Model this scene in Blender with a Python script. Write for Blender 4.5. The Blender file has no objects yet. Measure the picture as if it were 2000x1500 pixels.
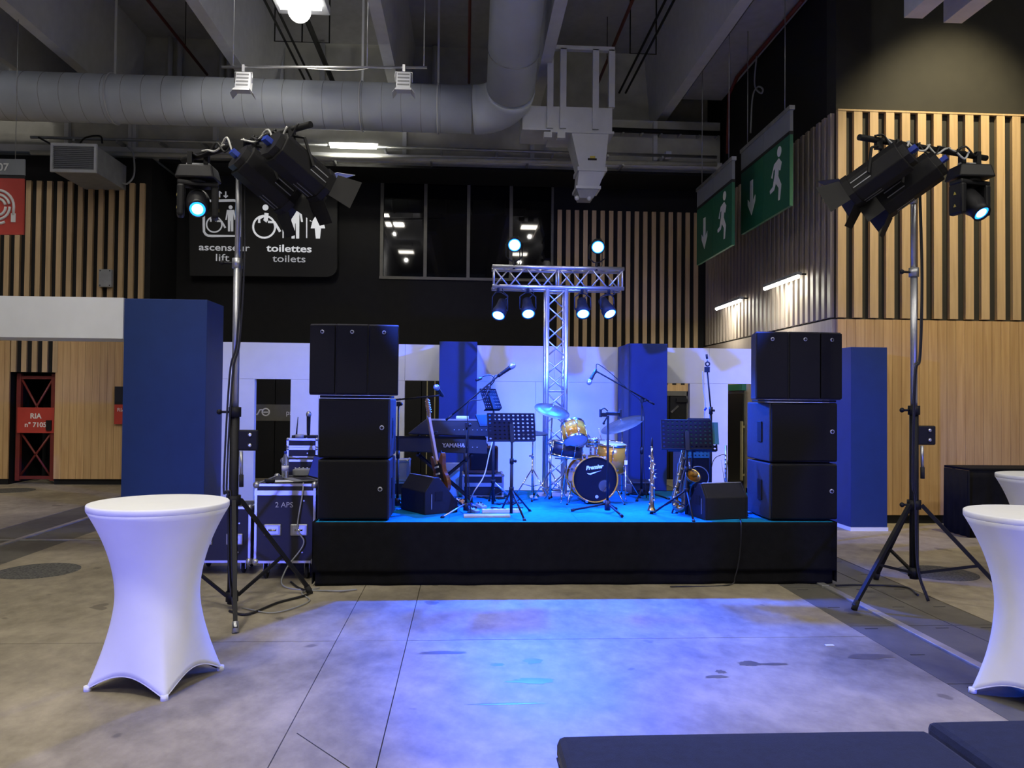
import bpy, math, random
from mathutils import Vector, Matrix
random.seed(7)
sc = bpy.context.scene
col = sc.collection
PI = math.pi
# ------------------------------------------------------------------ camera
F, H, YAW, PIT, ROL = 1550.0, 1.72, 0.058, 0.0199, 0.009
fw = Vector((math.sin(YAW)*math.cos(PIT), math.cos(YAW)*math.cos(PIT), math.sin(PIT)))
r0 = Vector((math.cos(YAW), -math.sin(YAW), 0))
u0 = r0.cross(fw)
rt = r0*math.cos(ROL) + u0*math.sin(ROL)
up = u0*math.cos(ROL) - r0*math.sin(ROL)
CAM = Vector((0, 0, H))
cd = bpy.data.cameras.new('camera'); cam = bpy.data.objects.new('camera', cd); col.objects.link(cam)
cd.sensor_width = 36; cd.lens = 36*F/2000; cd.clip_end = 200
cam.matrix_world = Matrix(((rt.x, up.x, -fw.x, 0), (rt.y, up.y, -fw.y, 0), (rt.z, up.z, -fw.z, H), (0, 0, 0, 1)))
sc.camera = cam
# ------------------------------------------------------------------ world, view, big lights
sc.view_settings.view_transform = 'Standard'
try: sc.view_settings.look = 'None'
except Exception: pass
sc.view_settings.gamma = 1.0
sc.view_settings.use_curve_mapping = False
sc.view_settings.exposure = 0.0
sc.cycles.sample_clamp_indirect = 4.0
sc.cycles.max_bounces = 8
w = bpy.data.worlds.new('hall_air'); sc.world = w; w.use_nodes = True
w.node_tree.nodes['Background'].inputs[0].default_value = (0.42, 0.50, 0.68, 1)
w.node_tree.nodes['Background'].inputs[1].default_value = 0.13

def area(name, loc, target, energy, color, sx, sy, spread=PI):
    l = bpy.data.lights.new(name, 'AREA'); l.shape = 'RECTANGLE'; l.size = sx; l.size_y = sy
    l.energy = energy; l.color = color; l.spread = spread
    o = bpy.data.objects.new(name, l); col.objects.link(o)
    o.location = loc
    o.rotation_euler = (Vector(target)-Vector(loc)).to_track_quat('-Z', 'Y').to_euler()
    return o
def spot(name, loc, target, energy, color, deg, blend=.3, radius=.05):
    l = bpy.data.lights.new(name, 'SPOT'); l.energy = energy; l.color = color
    l.spot_size = math.radians(deg); l.spot_blend = blend; l.shadow_soft_size = radius
    o = bpy.data.objects.new(name, l); col.objects.link(o); o.location = loc
    o.rotation_euler = (Vector(target)-Vector(loc)).to_track_quat('-Z', 'Y').to_euler()
    return o
WARM = (1.0, .93, .80)
HALL_LAMPS = [(-3.0, 6.3, 130), (-3.0, 1.7, 290), (-8.6, 8.8, 300), (-8.6, 2.5, 170), (2.6, 1.7, 110), (8.2, 1.7, 220), (-3.0, -4.5, 80), (2.6, -4.5, 80), (8.2, -4.5, 60)]
for x, y, e in HALL_LAMPS:
    area('hall_lamp_light', (x, y, 8.93), (x, y, 0), e, WARM, .72, .72)
    l = bpy.data.lights.new('added_ceiling_fill', 'POINT'); l.energy = 85; l.color = (1, .97, .88); l.shadow_soft_size = .06  # added point fill below each panel lamp, brightens ceiling and duct
    o = bpy.data.objects.new('added_ceiling_fill', l); col.objects.link(o); o.location = (x, y, 8.55)
# blue fill spots added unseen behind the camera to tint the cocktail tables
BLUE = (.30, .36, 1.0)
DEEP = (.006, .085, 1.0)
spot('added_blue_fill', (-4.2, -1.2, .35), (-2.0, 4.9, .6), 1050, (.08, .11, 1.0), 38, .9, .2)
spot('added_blue_fill', (4.6, -1.0, .35), (3.5, 4.5, .6), 1050, (.08, .11, 1.0), 38, .9, .2)
# spot washing the slatted wall on the right
spot('wall_wash_light', (7.3, 8.9, 8.6), (6.9, 11.1, 4.2), 1500, (1.0, .84, .50), 66, .8, .12)
# LED cans on the truss: filled in with their fixtures below (CAN_LIGHTS)

# ------------------------------------------------------------------ pixel <-> place
def ray(px, py): return fw + rt*((px-1000)/F) - up*((py-750)/F)
def at(px, py, Y):
    d = ray(px, py); return CAM + d*(Y/d.y)
def atz(px, py, z):
    d = ray(px, py); return CAM + d*((z-H)/d.z)
def atx(px, py, x):
    d = ray(px, py); return CAM + d*(x/d.x)
# ------------------------------------------------------------------ objects
def tag(o, label=None, cat=None, group=None, kind=None):
    if label: o['label'] = label
    if cat: o['category'] = cat
    if group: o['group'] = group
    if kind: o['kind'] = kind
    return o
def T(name, label, cat, loc=(0, 0, 0), rz=0, group=None):
    o = bpy.data.objects.new(name, None); col.objects.link(o)
    o.empty_display_size = .1
    o.location = loc; o.rotation_euler = (0, 0, rz)
    return tag(o, label, cat, group)
def org(p):
    v = Vector((0, 0, 0))
    while p is not None:
        v = v + p.location; p = p.parent
    return v
def copy_tree(o, parent=None):
    c = o.copy(); col.objects.link(c)
    if parent: c.parent = parent
    for ch in list(o.children): copy_tree(ch, c)
    return c
def look(loc, d, upv=(0, 0, 1)):
    z = Vector(d).normalized(); u = Vector(upv)
    if abs(z.dot(u.normalized())) > .98: u = Vector((0, 1, 0))
    x = u.cross(z).normalized(); y = z.cross(x)
    l = Vector(loc)
    return Matrix(((x.x, y.x, z.x, l.x), (x.y, y.y, z.y, l.y), (x.z, y.z, z.z, l.z), (0, 0, 0, 1)))
def spline(pts, k=6):
    P = [Vector(p) for p in pts]; out = []
    for i in range(len(P)-1):
        a, b = P[i], P[i+1]
        p0 = P[i-1] if i else a*2-b
        p3 = P[i+2] if i+2 < len(P) else b*2-a
        for j in range(k):
            t = j/k
            out.append(.5*((2*a)+(b-p0)*t+(2*p0-5*a+4*b-p3)*t*t+(3*a-p0-3*b+p3)*t**3))
    out.append(P[-1]); return out
class MB:
    def __init__(s, M=None): s.v = []; s.f = []; s.sm = []; s.M = M
    def add(s, vs, fs, smooth=False):
        b = len(s.v)
        for p in vs:
            p = Vector(p)
            s.v.append(s.M @ p if s.M is not None else p)
        for f in fs: s.f.append([b+i for i in f]); s.sm.append(smooth)
        return s
    def box(s, x0, x1, y0, y1, z0, z1):
        return s.hexa([(x0,y0,z0),(x1,y0,z0),(x1,y1,z0),(x0,y1,z0),(x0,y0,z1),(x1,y0,z1),(x1,y1,z1),(x0,y1,z1)])
    def cbox(s, c, sz):
        return s.box(c[0]-sz[0]/2, c[0]+sz[0]/2, c[1]-sz[1]/2, c[1]+sz[1]/2, c[2]-sz[2]/2, c[2]+sz[2]/2)
    def hexa(s, p):
        return s.add(p, [(3,2,1,0),(4,5,6,7),(0,1,5,4),(1,2,6,5),(2,3,7,6),(3,0,4,7)])
    def tube(s, pts, r, n=8, caps=True, flat=None):
        P = [Vector(p) for p in pts]; R = r if isinstance(r, (list, tuple)) else [r]*len(P)
        t = (P[1]-P[0]).normalized()
        a = Vector((0,0,1)) if abs(t.z) < .9 else Vector((1,0,0))
        u = t.cross(a).normalized(); vs = []; fs = []
        for i, p in enumerate(P):
            if i: 
                t2 = (P[min(i+1, len(P)-1)]-P[i-1]).normalized()
                u = (u - t2*u.dot(t2))
                u = u.normalized() if u.length > 1e-6 else t2.orthogonal().normalized()
                t = t2
            w_ = t.cross(u)
            for k in range(n):
                q = 2*PI*(k+.5)/n
                vs.append(p + (u*math.cos(q)+w_*math.sin(q))*R[i])
        for i in range(len(P)-1):
            for k in range(n):
                k2 = (k+1) % n
                fs.append((i*n+k, i*n+k2, (i+1)*n+k2, (i+1)*n+k))
        s.add(vs, fs, n > 4)
        if caps:
            b = len(s.v)-len(vs)
            s.f.append([b+k for k in range(n)][::-1]); s.sm.append(False)
            s.f.append([b+(len(P)-1)*n+k for k in range(n)]); s.sm.append(False)
        return s
    def lathe(s, prof, n=24, M=None, smooth=True, cap=True):
        vs = []; fs = []; m = len(prof)
        for r, z in prof:
            for k in range(n):
                q = 2*PI*k/n; p = Vector((r*math.cos(q), r*math.sin(q), z))
                vs.append(M @ p if M is not None else p)
        for i in range(m-1):
            for k in range(n):
                k2 = (k+1) % n; fs.append((i*n+k, i*n+k2, (i+1)*n+k2, (i+1)*n+k))
        s.add(vs, fs, smooth)
        b = len(s.v)-len(vs)
        if not cap: return s
        if prof[0][0] > 1e-5: s.f.append([b+k for k in range(n)][::-1]); s.sm.append(False)
        if prof[-1][0] > 1e-5: s.f.append([b+(m-1)*n+k for k in range(n)]); s.sm.append(False)
        return s
    def ring(s, R, r, M=None, n=32, k=8):
        return s.tube_closed([(R*math.cos(2*PI*i/n), R*math.sin(2*PI*i/n), 0) for i in range(n)], r, k, M)
    def tube_closed(s, pts, r, k=8, M=None):
        P = [Vector(p) for p in pts]; n = len(P); vs = []; fs = []
        for i in range(n):
            t = (P[(i+1) % n]-P[i-1]).normalized()
            a = Vector((0,0,1)) if abs(t.z) < .9 else Vector((1,0,0))
            u = t.cross(a).normalized(); w_ = t.cross(u)
            for j in range(k):
                q = 2*PI*j/k; p = P[i]+(u*math.cos(q)+w_*math.sin(q))*r
                vs.append(M @ p if M is not None else p)
        for i in range(n):
            for j in range(k):
                fs.append((i*k+j, i*k+(j+1) % k, ((i+1) % n)*k+(j+1) % k, ((i+1) % n)*k+j))
        return s.add(vs, fs, True)
    def prism(s, poly, z0, z1, M=None):
        n = len(poly)
        vs = [Vector((x, y, z0)) for x, y in poly]+[Vector((x, y, z1)) for x, y in poly]
        if M is not None: vs = [M @ p for p in vs]
        return s.add(vs, [tuple(range(n))[::-1], tuple(range(n, 2*n))]+[(i, (i+1) % n, n+(i+1) % n, n+i) for i in range(n)])
    def ball(s, c, r, n=10, m=6, sc_=(1,1,1)):
        M = Matrix.Translation(Vector(c)) @ Matrix.Diagonal((sc_[0], sc_[1], sc_[2], 1))
        return s.lathe([(max(r*math.sin(PI*i/m), 1e-6), -r*math.cos(PI*i/m)) for i in range(m+1)], n, M)
    def build(s, name, mat, parent=None, w=0, bevel=0, kind=None, label=None):
        me = bpy.data.meshes.new(name)
        o_ = org(parent) if w else Vector((0, 0, 0))
        me.from_pydata([tuple(p-o_) for p in s.v], [], s.f)
        me.polygons.foreach_set('use_smooth', s.sm)
        me.materials.append(mat); me.update()
        o = bpy.data.objects.new(name, me); col.objects.link(o)
        if parent: o.parent = parent
        if bevel:
            b = o.modifiers.new('bevel', 'BEVEL'); b.width = bevel; b.segments = 2; b.limit_method = 'ANGLE'
        if kind: o['kind'] = kind
        if label: o['label'] = label
        return o
def share(src, parent, loc, rot=(0, 0, 0), scale=(1, 1, 1)):
    c = src.copy(); col.objects.link(c); c.parent = parent; c.location = loc; c.rotation_euler = rot; c.scale = scale
    return c
def lettering(s, size, mat, parent, M, depth=.001, align='CENTER', shear=0, w=0, bold=0):
    cu = bpy.data.curves.new('lettering', 'FONT'); cu.body = s; cu.size = size; cu.extrude = depth
    cu.align_x = align; cu.align_y = 'CENTER'; cu.shear = shear; cu.offset = bold; cu.resolution_u = 3
    ob = bpy.data.objects.new('lettering', cu); col.objects.link(ob)
    dg = bpy.context.evaluated_depsgraph_get()
    me = bpy.data.meshes.new_from_object(ob.evaluated_get(dg))
    bpy.data.objects.remove(ob)
    me.transform((Matrix.Translation(-org(parent)) @ M) if w else M)
    me.materials.clear(); me.materials.append(mat)
    o = bpy.data.objects.new('lettering', me); col.objects.link(o); o.parent = parent
    return o
def facing(loc):     # text / flat shape facing the -Y side: local x -> X, local y -> Z
    return Matrix.Translation(Vector(loc)) @ Matrix.Rotation(PI/2, 4, 'X')
# ------------------------------------------------------------------ materials
def mat(name, c, rough=.6, metal=0., var=.12, scale=6., bump=0., spec=.5, emit=None, es=0, trans=0, sheen=0):
    m = bpy.data.materials.new(name); m.use_nodes = True
    nt = m.node_tree; b = nt.nodes['Principled BSDF']
    b.inputs['Roughness'].default_value = rough; b.inputs['Metallic'].default_value = metal
    b.inputs['Specular IOR Level'].default_value = spec
    if trans: b.inputs['Transmission Weight'].default_value = trans
    if sheen: b.inputs['Sheen Weight'].default_value = sheen
    tc = nt.nodes.new('ShaderNodeTexCoord'); nz = nt.nodes.new('ShaderNodeTexNoise')
    nz.inputs['Scale'].default_value = scale; nz.inputs['Detail'].default_value = 4
    nt.links.new(tc.outputs['Object'], nz.inputs['Vector'])
    rp = nt.nodes.new('ShaderNodeValToRGB')
    rp.color_ramp.elements[0].position = .3; rp.color_ramp.elements[1].position = .7
    rp.color_ramp.elements[0].color = tuple(max(0, x*(1-var)) for x in c)+(1,)
    rp.color_ramp.elements[1].color = tuple(min(1, x*(1+var)) for x in c)+(1,)
    nt.links.new(nz.outputs['Fac'], rp.inputs['Fac']); nt.links.new(rp.outputs['Color'], b.inputs['Base Color'])
    if bump:
        bp = nt.nodes.new('ShaderNodeBump'); bp.inputs['Strength'].default_value = bump; bp.inputs['Distance'].default_value = .01
        n2 = nt.nodes.new('ShaderNodeTexNoise'); n2.inputs['Scale'].default_value = scale*12
        nt.links.new(tc.outputs['Object'], n2.inputs['Vector'])
        nt.links.new(n2.outputs['Fac'], bp.inputs['Height']); nt.links.new(bp.outputs['Normal'], b.inputs['Normal'])
    if emit:
        b.inputs['Emission Color'].default_value = tuple(emit)+(1,); b.inputs['Emission Strength'].default_value = es
    return m
def wood(name, c0, c1, rough=.45):
    m = mat(name, c0, rough); nt = m.node_tree; b = nt.nodes['Principled BSDF']
    tc = nt.nodes.new('ShaderNodeTexCoord'); oi = nt.nodes.new('ShaderNodeObjectInfo')
    ad = nt.nodes.new('ShaderNodeVectorMath'); ad.operation = 'ADD'
    nt.links.new(tc.outputs['Object'], ad.inputs[0]); nt.links.new(oi.outputs['Location'], ad.inputs[1])
    mp = nt.nodes.new('ShaderNodeMapping'); mp.inputs['Scale'].default_value = (26, 26, 1.1)
    nt.links.new(ad.outputs[0], mp.inputs['Vector'])
    nz = nt.nodes.new('ShaderNodeTexNoise'); nz.inputs['Scale'].default_value = 1.0; nz.inputs['Detail'].default_value = 6
    nz.inputs['Distortion'].default_value = .6
    nt.links.new(mp.outputs[0], nz.inputs['Vector'])
    rp = nt.nodes.new('ShaderNodeValToRGB')
    rp.color_ramp.elements[0].position = .3; rp.color_ramp.elements[1].position = .72
    rp.color_ramp.elements[0].color = c0+(1,); rp.color_ramp.elements[1].color = c1+(1,)
    nt.links.new(nz.outputs['Fac'], rp.inputs['Fac'])
    hs = nt.nodes.new('ShaderNodeHueSaturation')
    mr = nt.nodes.new('ShaderNodeMapRange'); mr.inputs['To Min'].default_value = .92; mr.inputs['To Max'].default_value = 1.08
    nt.links.new(oi.outputs['Random'], mr.inputs['Value']); nt.links.new(mr.outputs[0], hs.inputs['Value'])
    nt.links.new(rp.outputs['Color'], hs.inputs['Color']); nt.links.new(hs.outputs[0], b.inputs['Base Color'])
    return m
def concrete(name, dark, light, rough=.5):
    m = mat(name, light, rough, scale=1.2); nt = m.node_tree; b = nt.nodes['Principled BSDF']
    tc = nt.nodes.new('ShaderNodeTexCoord')
    n1 = nt.nodes.new('ShaderNodeTexNoise'); n1.inputs['Scale'].default_value = .7; n1.inputs['Detail'].default_value = 8; n1.inputs['Roughness'].default_value = .62
    n1.inputs['Distortion'].default_value = .8
    n2 = nt.nodes.new('ShaderNodeTexNoise'); n2.inputs['Scale'].default_value = 7.0; n2.inputs['Detail'].default_value = 10; n2.inputs['Roughness'].default_value = .65
    mp = nt.nodes.new('ShaderNodeMapping'); mp.inputs['Scale'].default_value = (1, .7, 1); mp.inputs['Rotation'].default_value = (0, 0, .5)
    nt.links.new(tc.outputs['Object'], n1.inputs['Vector'])
    nt.links.new(tc.outputs['Object'], mp.inputs['Vector']); nt.links.new(mp.outputs[0], n2.inputs['Vector'])
    mx = nt.nodes.new('ShaderNodeMath'); mx.operation = 'MULTIPLY_ADD'; mx.inputs[1].default_value = .6
    ml = nt.nodes.new('ShaderNodeMath'); ml.operation = 'MULTIPLY'; ml.inputs[1].default_value = .4
    nt.links.new(n2.outputs['Fac'], ml.inputs[0]); nt.links.new(n1.outputs['Fac'], mx.inputs[0]); nt.links.new(ml.outputs[0], mx.inputs[2])
    rp = nt.nodes.new('ShaderNodeValToRGB')
    rp.color_ramp.elements[0].position = .36; rp.color_ramp.elements[1].position = .66
    rp.color_ramp.elements[0].color = dark+(1,); rp.color_ramp.elements[1].color = light+(1,)
    nt.links.new(mx.outputs[0], rp.inputs['Fac'])
    # small dark drip stains that stay on the slab
    vo = nt.nodes.new('ShaderNodeTexNoise'); vo.inputs['Scale'].default_value = 2.6; vo.inputs['Detail'].default_value = 3
    nt.links.new(tc.outputs['Object'], vo.inputs['Vector'])
    r2 = nt.nodes.new('ShaderNodeValToRGB'); r2.color_ramp.elements[0].position = .295; r2.color_ramp.elements[1].position = .315
    r2.color_ramp.elements[0].color = (.55, .55, .55, 1); r2.color_ramp.elements[1].color = (1, 1, 1, 1)
    nt.links.new(vo.outputs['Fac'], r2.inputs['Fac'])
    mm = nt.nodes.new('ShaderNodeMixRGB'); mm.blend_type = 'MULTIPLY'; mm.inputs['Fac'].default_value = 1
    nt.links.new(rp.outputs['Color'], mm.inputs['Color1']); nt.links.new(r2.outputs['Color'], mm.inputs['Color2'])
    nt.links.new(mm.outputs[0], b.inputs['Base Color'])
    rr = nt.nodes.new('ShaderNodeMapRange'); rr.inputs['To Min'].default_value = rough-.1; rr.inputs['To Max'].default_value = rough+.15
    nt.links.new(n1.outputs['Fac'], rr.inputs['Value']); nt.links.new(rr.outputs[0], b.inputs['Roughness'])
    bp = nt.nodes.new('ShaderNodeBump'); bp.inputs['Strength'].default_value = .12; bp.inputs['Distance'].default_value = .01
    nt.links.new(n2.outputs['Fac'], bp.inputs['Height']); nt.links.new(bp.outputs['Normal'], b.inputs['Normal'])
    return m
m_conc = concrete('floor_concrete', (.16, .14, .098), (.44, .385, .28), .5)
m_pave = concrete('dark_paving', (.075, .073, .064), (.145, .138, .115), .55)
m_asph = mat('asphalt_patch', (.09, .088, .078), .8, var=.75, scale=45, bump=.4)
m_void = mat('joint_dark', (.035, .032, .028), .9)
m_rail = mat('worn_steel_rail', (.5, .5, .49), .38, .6, var=.2)
m_black = mat('black_wall_paint', (.009, .009, .010), .75, spec=.25)
m_olive = mat('dark_wall_paint', (.016, .015, .011), .75)
m_wood = wood('beech_panel', (.47, .285, .125), (.60, .395, .19))
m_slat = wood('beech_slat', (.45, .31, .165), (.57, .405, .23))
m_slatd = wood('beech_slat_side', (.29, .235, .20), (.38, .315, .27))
m_white = mat('white_paint_metal', (.62, .64, .68), .5, var=.04)
m_ceil = mat('ceiling_paint', (.46, .46, .49), .75, var=.08)
m_beam = mat('beam_paint', (.68, .69, .74), .6, var=.05)
m_cream = mat('cream_band_paint', (.50, .50, .46), .7, var=.14, scale=3)
m_duct = mat('duct_wrap', (.60, .65, .72), .5, var=.06, scale=2, bump=.1)
m_set = mat('white_set_panel', (.76, .785, .85), .6, var=.02)
m_blue = mat('blue_set_paint', (.006, .030, .155), .55, var=.06)
m_cloth = mat('white_stretch_cloth', (.92, .93, .95), .75, var=.02, sheen=.2)
m_navy = mat('navy_fabric', (.013, .019, .062), .9, var=.15, scale=30, bump=.3, spec=.2, sheen=.1)
m_bfab = mat('black_fabric', (.005, .005, .0065), .95, var=.3, scale=12, bump=.2, spec=.2)
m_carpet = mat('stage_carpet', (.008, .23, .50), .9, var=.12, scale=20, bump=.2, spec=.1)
m_cab = mat('speaker_black', (.035, .035, .045), .6, var=.15, scale=30, bump=.2, spec=.3)
m_wedge = mat('wedge_black', (.011, .011, .014), .6, var=.15, scale=30, bump=.2, spec=.3)
m_dbrass = mat('dull_brass', (.42, .37, .20), .4, .3)
m_grill = mat('grille_black', (.0045, .0045, .0065), .7, var=.4, scale=90, spec=.2)
m_blkm = mat('black_metal', (.006, .006, .007), .62, var=.15, spec=.3)
m_blkp = mat('black_plastic', (.008, .008, .010), .5, var=.1, spec=.35)
m_rub = mat('rubber', (.012, .012, .012), .8)
m_alu = mat('aluminium', (.62, .63, .66), .33, .85, var=.06)
m_galv = mat('galvanised_steel', (.45, .46, .48), .4, .8, var=.15)
m_chr = mat('chrome', (.75, .76, .78), .14, 1., var=.03)
m_grey = mat('grey_plastic', (.30, .31, .33), .5)
m_case = mat('case_panel', (.012, .0115, .016), .5, var=.1)
m_wtxt = mat('white_print', (.80, .80, .80), .6, var=.01)
m_gtxt = mat('grey_print', (.42, .42, .47), .6, var=.01)
m_red = mat('red_paint', (.46, .045, .03), .55, var=.06)
m_redp = mat('red_pipe', (.16, .022, .016), .5)
m_green = mat('exit_green', (.010, .115, .055), .55, var=.04)
m_sgrey = mat('sign_grey', (.22, .235, .26), .55, var=.04)
m_sblk = mat('sign_black', (.007, .007, .008), .7, var=.05)
m_glassd = mat('dark_glass', (.003, .003, .004), .025, 0, var=.2, spec=.35)
m_frame = mat('window_frame', (.11, .105, .09), .45)
m_amber = mat('amber_lacquer', (.72, .27, .018), .16, .1, var=.12, scale=3)
m_dhead = mat('drum_head', (.72, .75, .78), .5, var=.03)
m_bhead = mat('black_drum_head', (.004, .004, .006), .45, spec=.2)
m_cym = mat('cymbal_bronze', (.16, .19, .19), .4, .45, var=.1, scale=20)
m_brass = mat('sax_brass', (.55, .38, .14), .25, .95, var=.15)
m_brasd = mat('aged_brass', (.30, .22, .11), .32, .95, var=.25)
m_sunb = mat('sunburst', (.20, .075, .022), .25, var=.45, scale=4)
m_maple = mat('maple_neck', (.50, .30, .13), .4)
m_tolex = mat('brown_tolex', (.06, .026, .018), .7, bump=.3)
m_yel = mat('yellow_label', (.65, .52, .10), .6)
m_wcab = mat('white_cable', (.60, .60, .58), .5)
m_bcab = mat('black_cable', (.012, .012, .013), .5)
m_teal = mat('teal_card', (.02, .13, .15), .7)
m_bluc = mat('blue_connector', (.015, .05, .45), .45)
m_lamp = mat('lamp_white', (.9, .9, .85), .4, emit=(1, .96, .86), es=6)
m_emis = mat('emissive_sign_print', (.8, .8, .8), .6, var=.01, emit=(.9, .93, 1.0), es=.45)  # sign print with emission of its own
m_emisg = mat('emissive_sign_print_dim', (.6, .6, .65), .6, var=.01, emit=(.9, .93, 1.0), es=.2)  # greyer sign print, weaker emission
m_door = mat('door_black', (.006, .006, .007), .45, spec=.3)
m_tubel = mat('tube_white', (.9, .9, .85), .4, emit=(1, .98, .84), es=22)
m_core = mat('led_core', (.7, .8, 1), .3, emit=(.45, .75, 1.0), es=7)
m_ringl = mat('led_ring', (.02, .05, .6), .3, emit=(.008, .16, 1.0), es=5)
m_flens = mat('spotlight_lens', (.3, .3, .5), .2, emit=(.1, .16, 1.0), es=2)
m_blens = mat('blue_lens', (.02, .1, .6), .15, emit=(.01, .22, 1.0), es=1.2)
m_laps = mat('laptop_screen', (.01, .03, .2), .3, emit=(.005, .03, .5), es=.4)
m_pet = mat('clear_plastic', (.85, .9, .95), .08, trans=.85)
m_wet = mat('wet_concrete', (.135, .120, .095), .34, var=.2)
m_desk = mat('stand_desk_black', (.004, .004, .009), .6, var=.1, spec=.12)
m_rhead = mat('translucent_head', (.8, .85, .9), .7, var=.03, trans=.7)
m_tuft = mat('duct_stain', (.45, .44, .40), .8)
# ================================================================== SETTING
# ---- floor: sub-base, slabs with recessed joints, dark service strips, rails
floor = MB().box(-22, 16, -14, 19, -.2, -.02).build('floor', m_void); tag(floor, kind='structure')
def slab(x0, x1, y0, y1, m, name, g=.004, dz=0):
    return MB().box(x0+g, x1-g, y0+g, y1-g, -.02, dz).build(name, m, floor)
ys = [-14, -8, -2, 1.9, 5.72, 9.8, 14.6, 19]
def cols(x0, x1, m, name, g=.004):
    for a, b in zip(ys, ys[1:]): slab(x0, x1, a, b, m, name, g)
for a, b in [(-22, -13.2), (-13.2, -9.8), (-9.8, -5.95), (-4.70, -.90), (-.40, 2.97), (4.15, 8.4), (8.4, 16)]:
    cols(a, b, m_conc, 'concrete_slab')
cols(-.90, -.40, m_conc, 'concrete_slab', .002)
for a, b in [(-5.95, -5.32), (-5.30, -4.70), (2.97, 3.34), (3.42, 3.80), (3.80, 4.15)]:
    y = -14.0
    while y < 19:
        slab(a, b, y, min(19, y+1.25), m_pave, 'paving_slab', .005, -.003); y += 1.25
for x in (3.38, -5.31):
    rl = MB(); rl.box(x-.036, x+.036, -14, 7.25, -.02, .012); rl.box(x-.036, x+.036, 7.28, 19, -.02, .012)
    rl.build('floor_rail', m_rail, floor, bevel=.004)
MB().box(-12, -1.9, 9.78, 9.83, -.02, .006).build('floor_rail', m_rail, floor)
sl = MB()
for y in [2.2+.62*i for i in range(12)]:
    for x in (3.06, 3.62, 3.98):
        sl.box(x, x+.10, y, y+.012, -.004, -.001)
sl.build('lifting_slots', m_void, floor, kind='stuff')
for px, py, r in [(75, 1115, .37), (20, 958, .4), (1832, 1119, .37), (960, 1299, .0)]:
    if r:
        p = atz(px, py, 0)
        MB().lathe([(r, -.01), (r, .003), (r*.96, .005)], 40, Matrix.Translation((p.x, p.y, 0))).build('asphalt_patch', m_asph, floor)
p = atz(1620, 1261, 0)
tag(MB().box(p.x-.03, p.x+.03, p.y-.012, p.y+.012, .001, .006).build('paper_scrap', m_wtxt), 'tiny scrap of white paper on the concrete right of the blue light pool', 'paper')
Rw = random.Random(11)
for px, py, rx, ry in ((970, 1298, .045, .03), (1040, 1291, .06, .05), (1036, 1330, .13, .05), (1462, 1296, .07, .05), (1408, 1312, .03, .03), (1400, 1322, .07, .025), (1512, 1297, .09, .022), (985, 1375, .20, .012), (860, 1275, .14, .03), (1700, 1282, .16, .05)):
    p = atz(px, py, 0); n = 22; vs = [(p.x, p.y, .0015)]
    for k in range(n):
        q = 2*PI*k/n; m_ = 1+.35*math.sin(3*q+Rw.uniform(0, 6))*Rw.random()+.15*Rw.random()
        vs.append((p.x+rx*m_*math.cos(q), p.y+ry*m_*math.sin(q), .001))
    MB().add(vs, [(0, k+1, (k+1) % n+1) for k in range(n)]).build('wet_stain', m_wet, floor)
A, B = atz(580, 1432, 0), atz(700, 1512, 0)
MB().tube([(A.x, A.y, -.002), (B.x, B.y, -.002)], .004, 6).build('crack', m_void, floor)
# ---- ceiling
ceiling = MB().box(-22, 16, -14, 19, 9.4, 9.6).build('ceiling', m_ceil); tag(ceiling, kind='structure')
for xb in (-12.7, -9.9, -8.35, -7.15, -4.2, -1.44, 1.37, 4.12):
    sm = xb in (-8.35,)
    h = .10 if not sm else .06
    MB().hexa([(xb-h, -14, 7.72), (xb+h, -14, 7.72), (xb+h, 17.3, 7.72), (xb-h, 17.3, 7.72),
               (xb-h*2.6, -14, 9.4), (xb+h*2.6, -14, 9.4), (xb+h*2.6, 17.3, 9.4), (xb-h*2.6, 17.3, 9.4)]).build('beam', m_beam, ceiling)
MB().box(4.45, 5.28, -14, 16.2, 8.02, 8.2).build('soffit', m_ceil, ceiling)
for y in (-7.4, -4.6, 6.6, 9.4): 
    pass
# ---- back wall (black, glazed strip window, slats)
wb = MB()
Yb = 17.3
wx0, wx1 = at(742, 450, Yb).x, at(1081, 450, Yb).x
wz0, wz1 = at(910, 548, Yb).z, at(910, 352, Yb).z
wb.box(-6.2, wx0, Yb, Yb+.3, 0, 9.4); wb.box(wx1, 5.3, Yb, Yb+.3, 0, 9.4)
wb.box(wx0, wx1, Yb, Yb+.3, 0, wz0); wb.box(wx0, wx1, Yb, Yb+.3, wz1, 9.4)
wall_back = wb.build('wall_back', m_black); tag(wall_back, kind='structure')
MB().box(-14, 5.3, 17.24, 17.30, 7.3, 9.4).build('upper_wall_facing', m_cream, wall_back)
ZS0, ZS1 = 2.92, 5.92
def slats(wall, p0, p1, step, wdt, z0, z1, m, axis='x', dep=.07, face=0):
    n = int(round((p1-p0)/step)); src = None
    for i in range(n):
        a = p0+i*step
        if src is None:
            src = (MB().box(0, wdt, -dep, 0, 0, z1-z0) if axis == 'x' else MB().box(-dep, 0, 0, wdt, 0, z1-z0)).build('slat', m, wall, bevel=.003)
            o = src
        else: o = src.copy(); col.objects.link(o); o.parent = wall
        o.location = (a, face, z0) if axis == 'x' else (face, a, z0)
slats(wall_back, at(1088, 500, Yb).x, 5.28, .19, .095, 1.9, 5.90, m_slat, 'x', .06, Yb)
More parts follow.
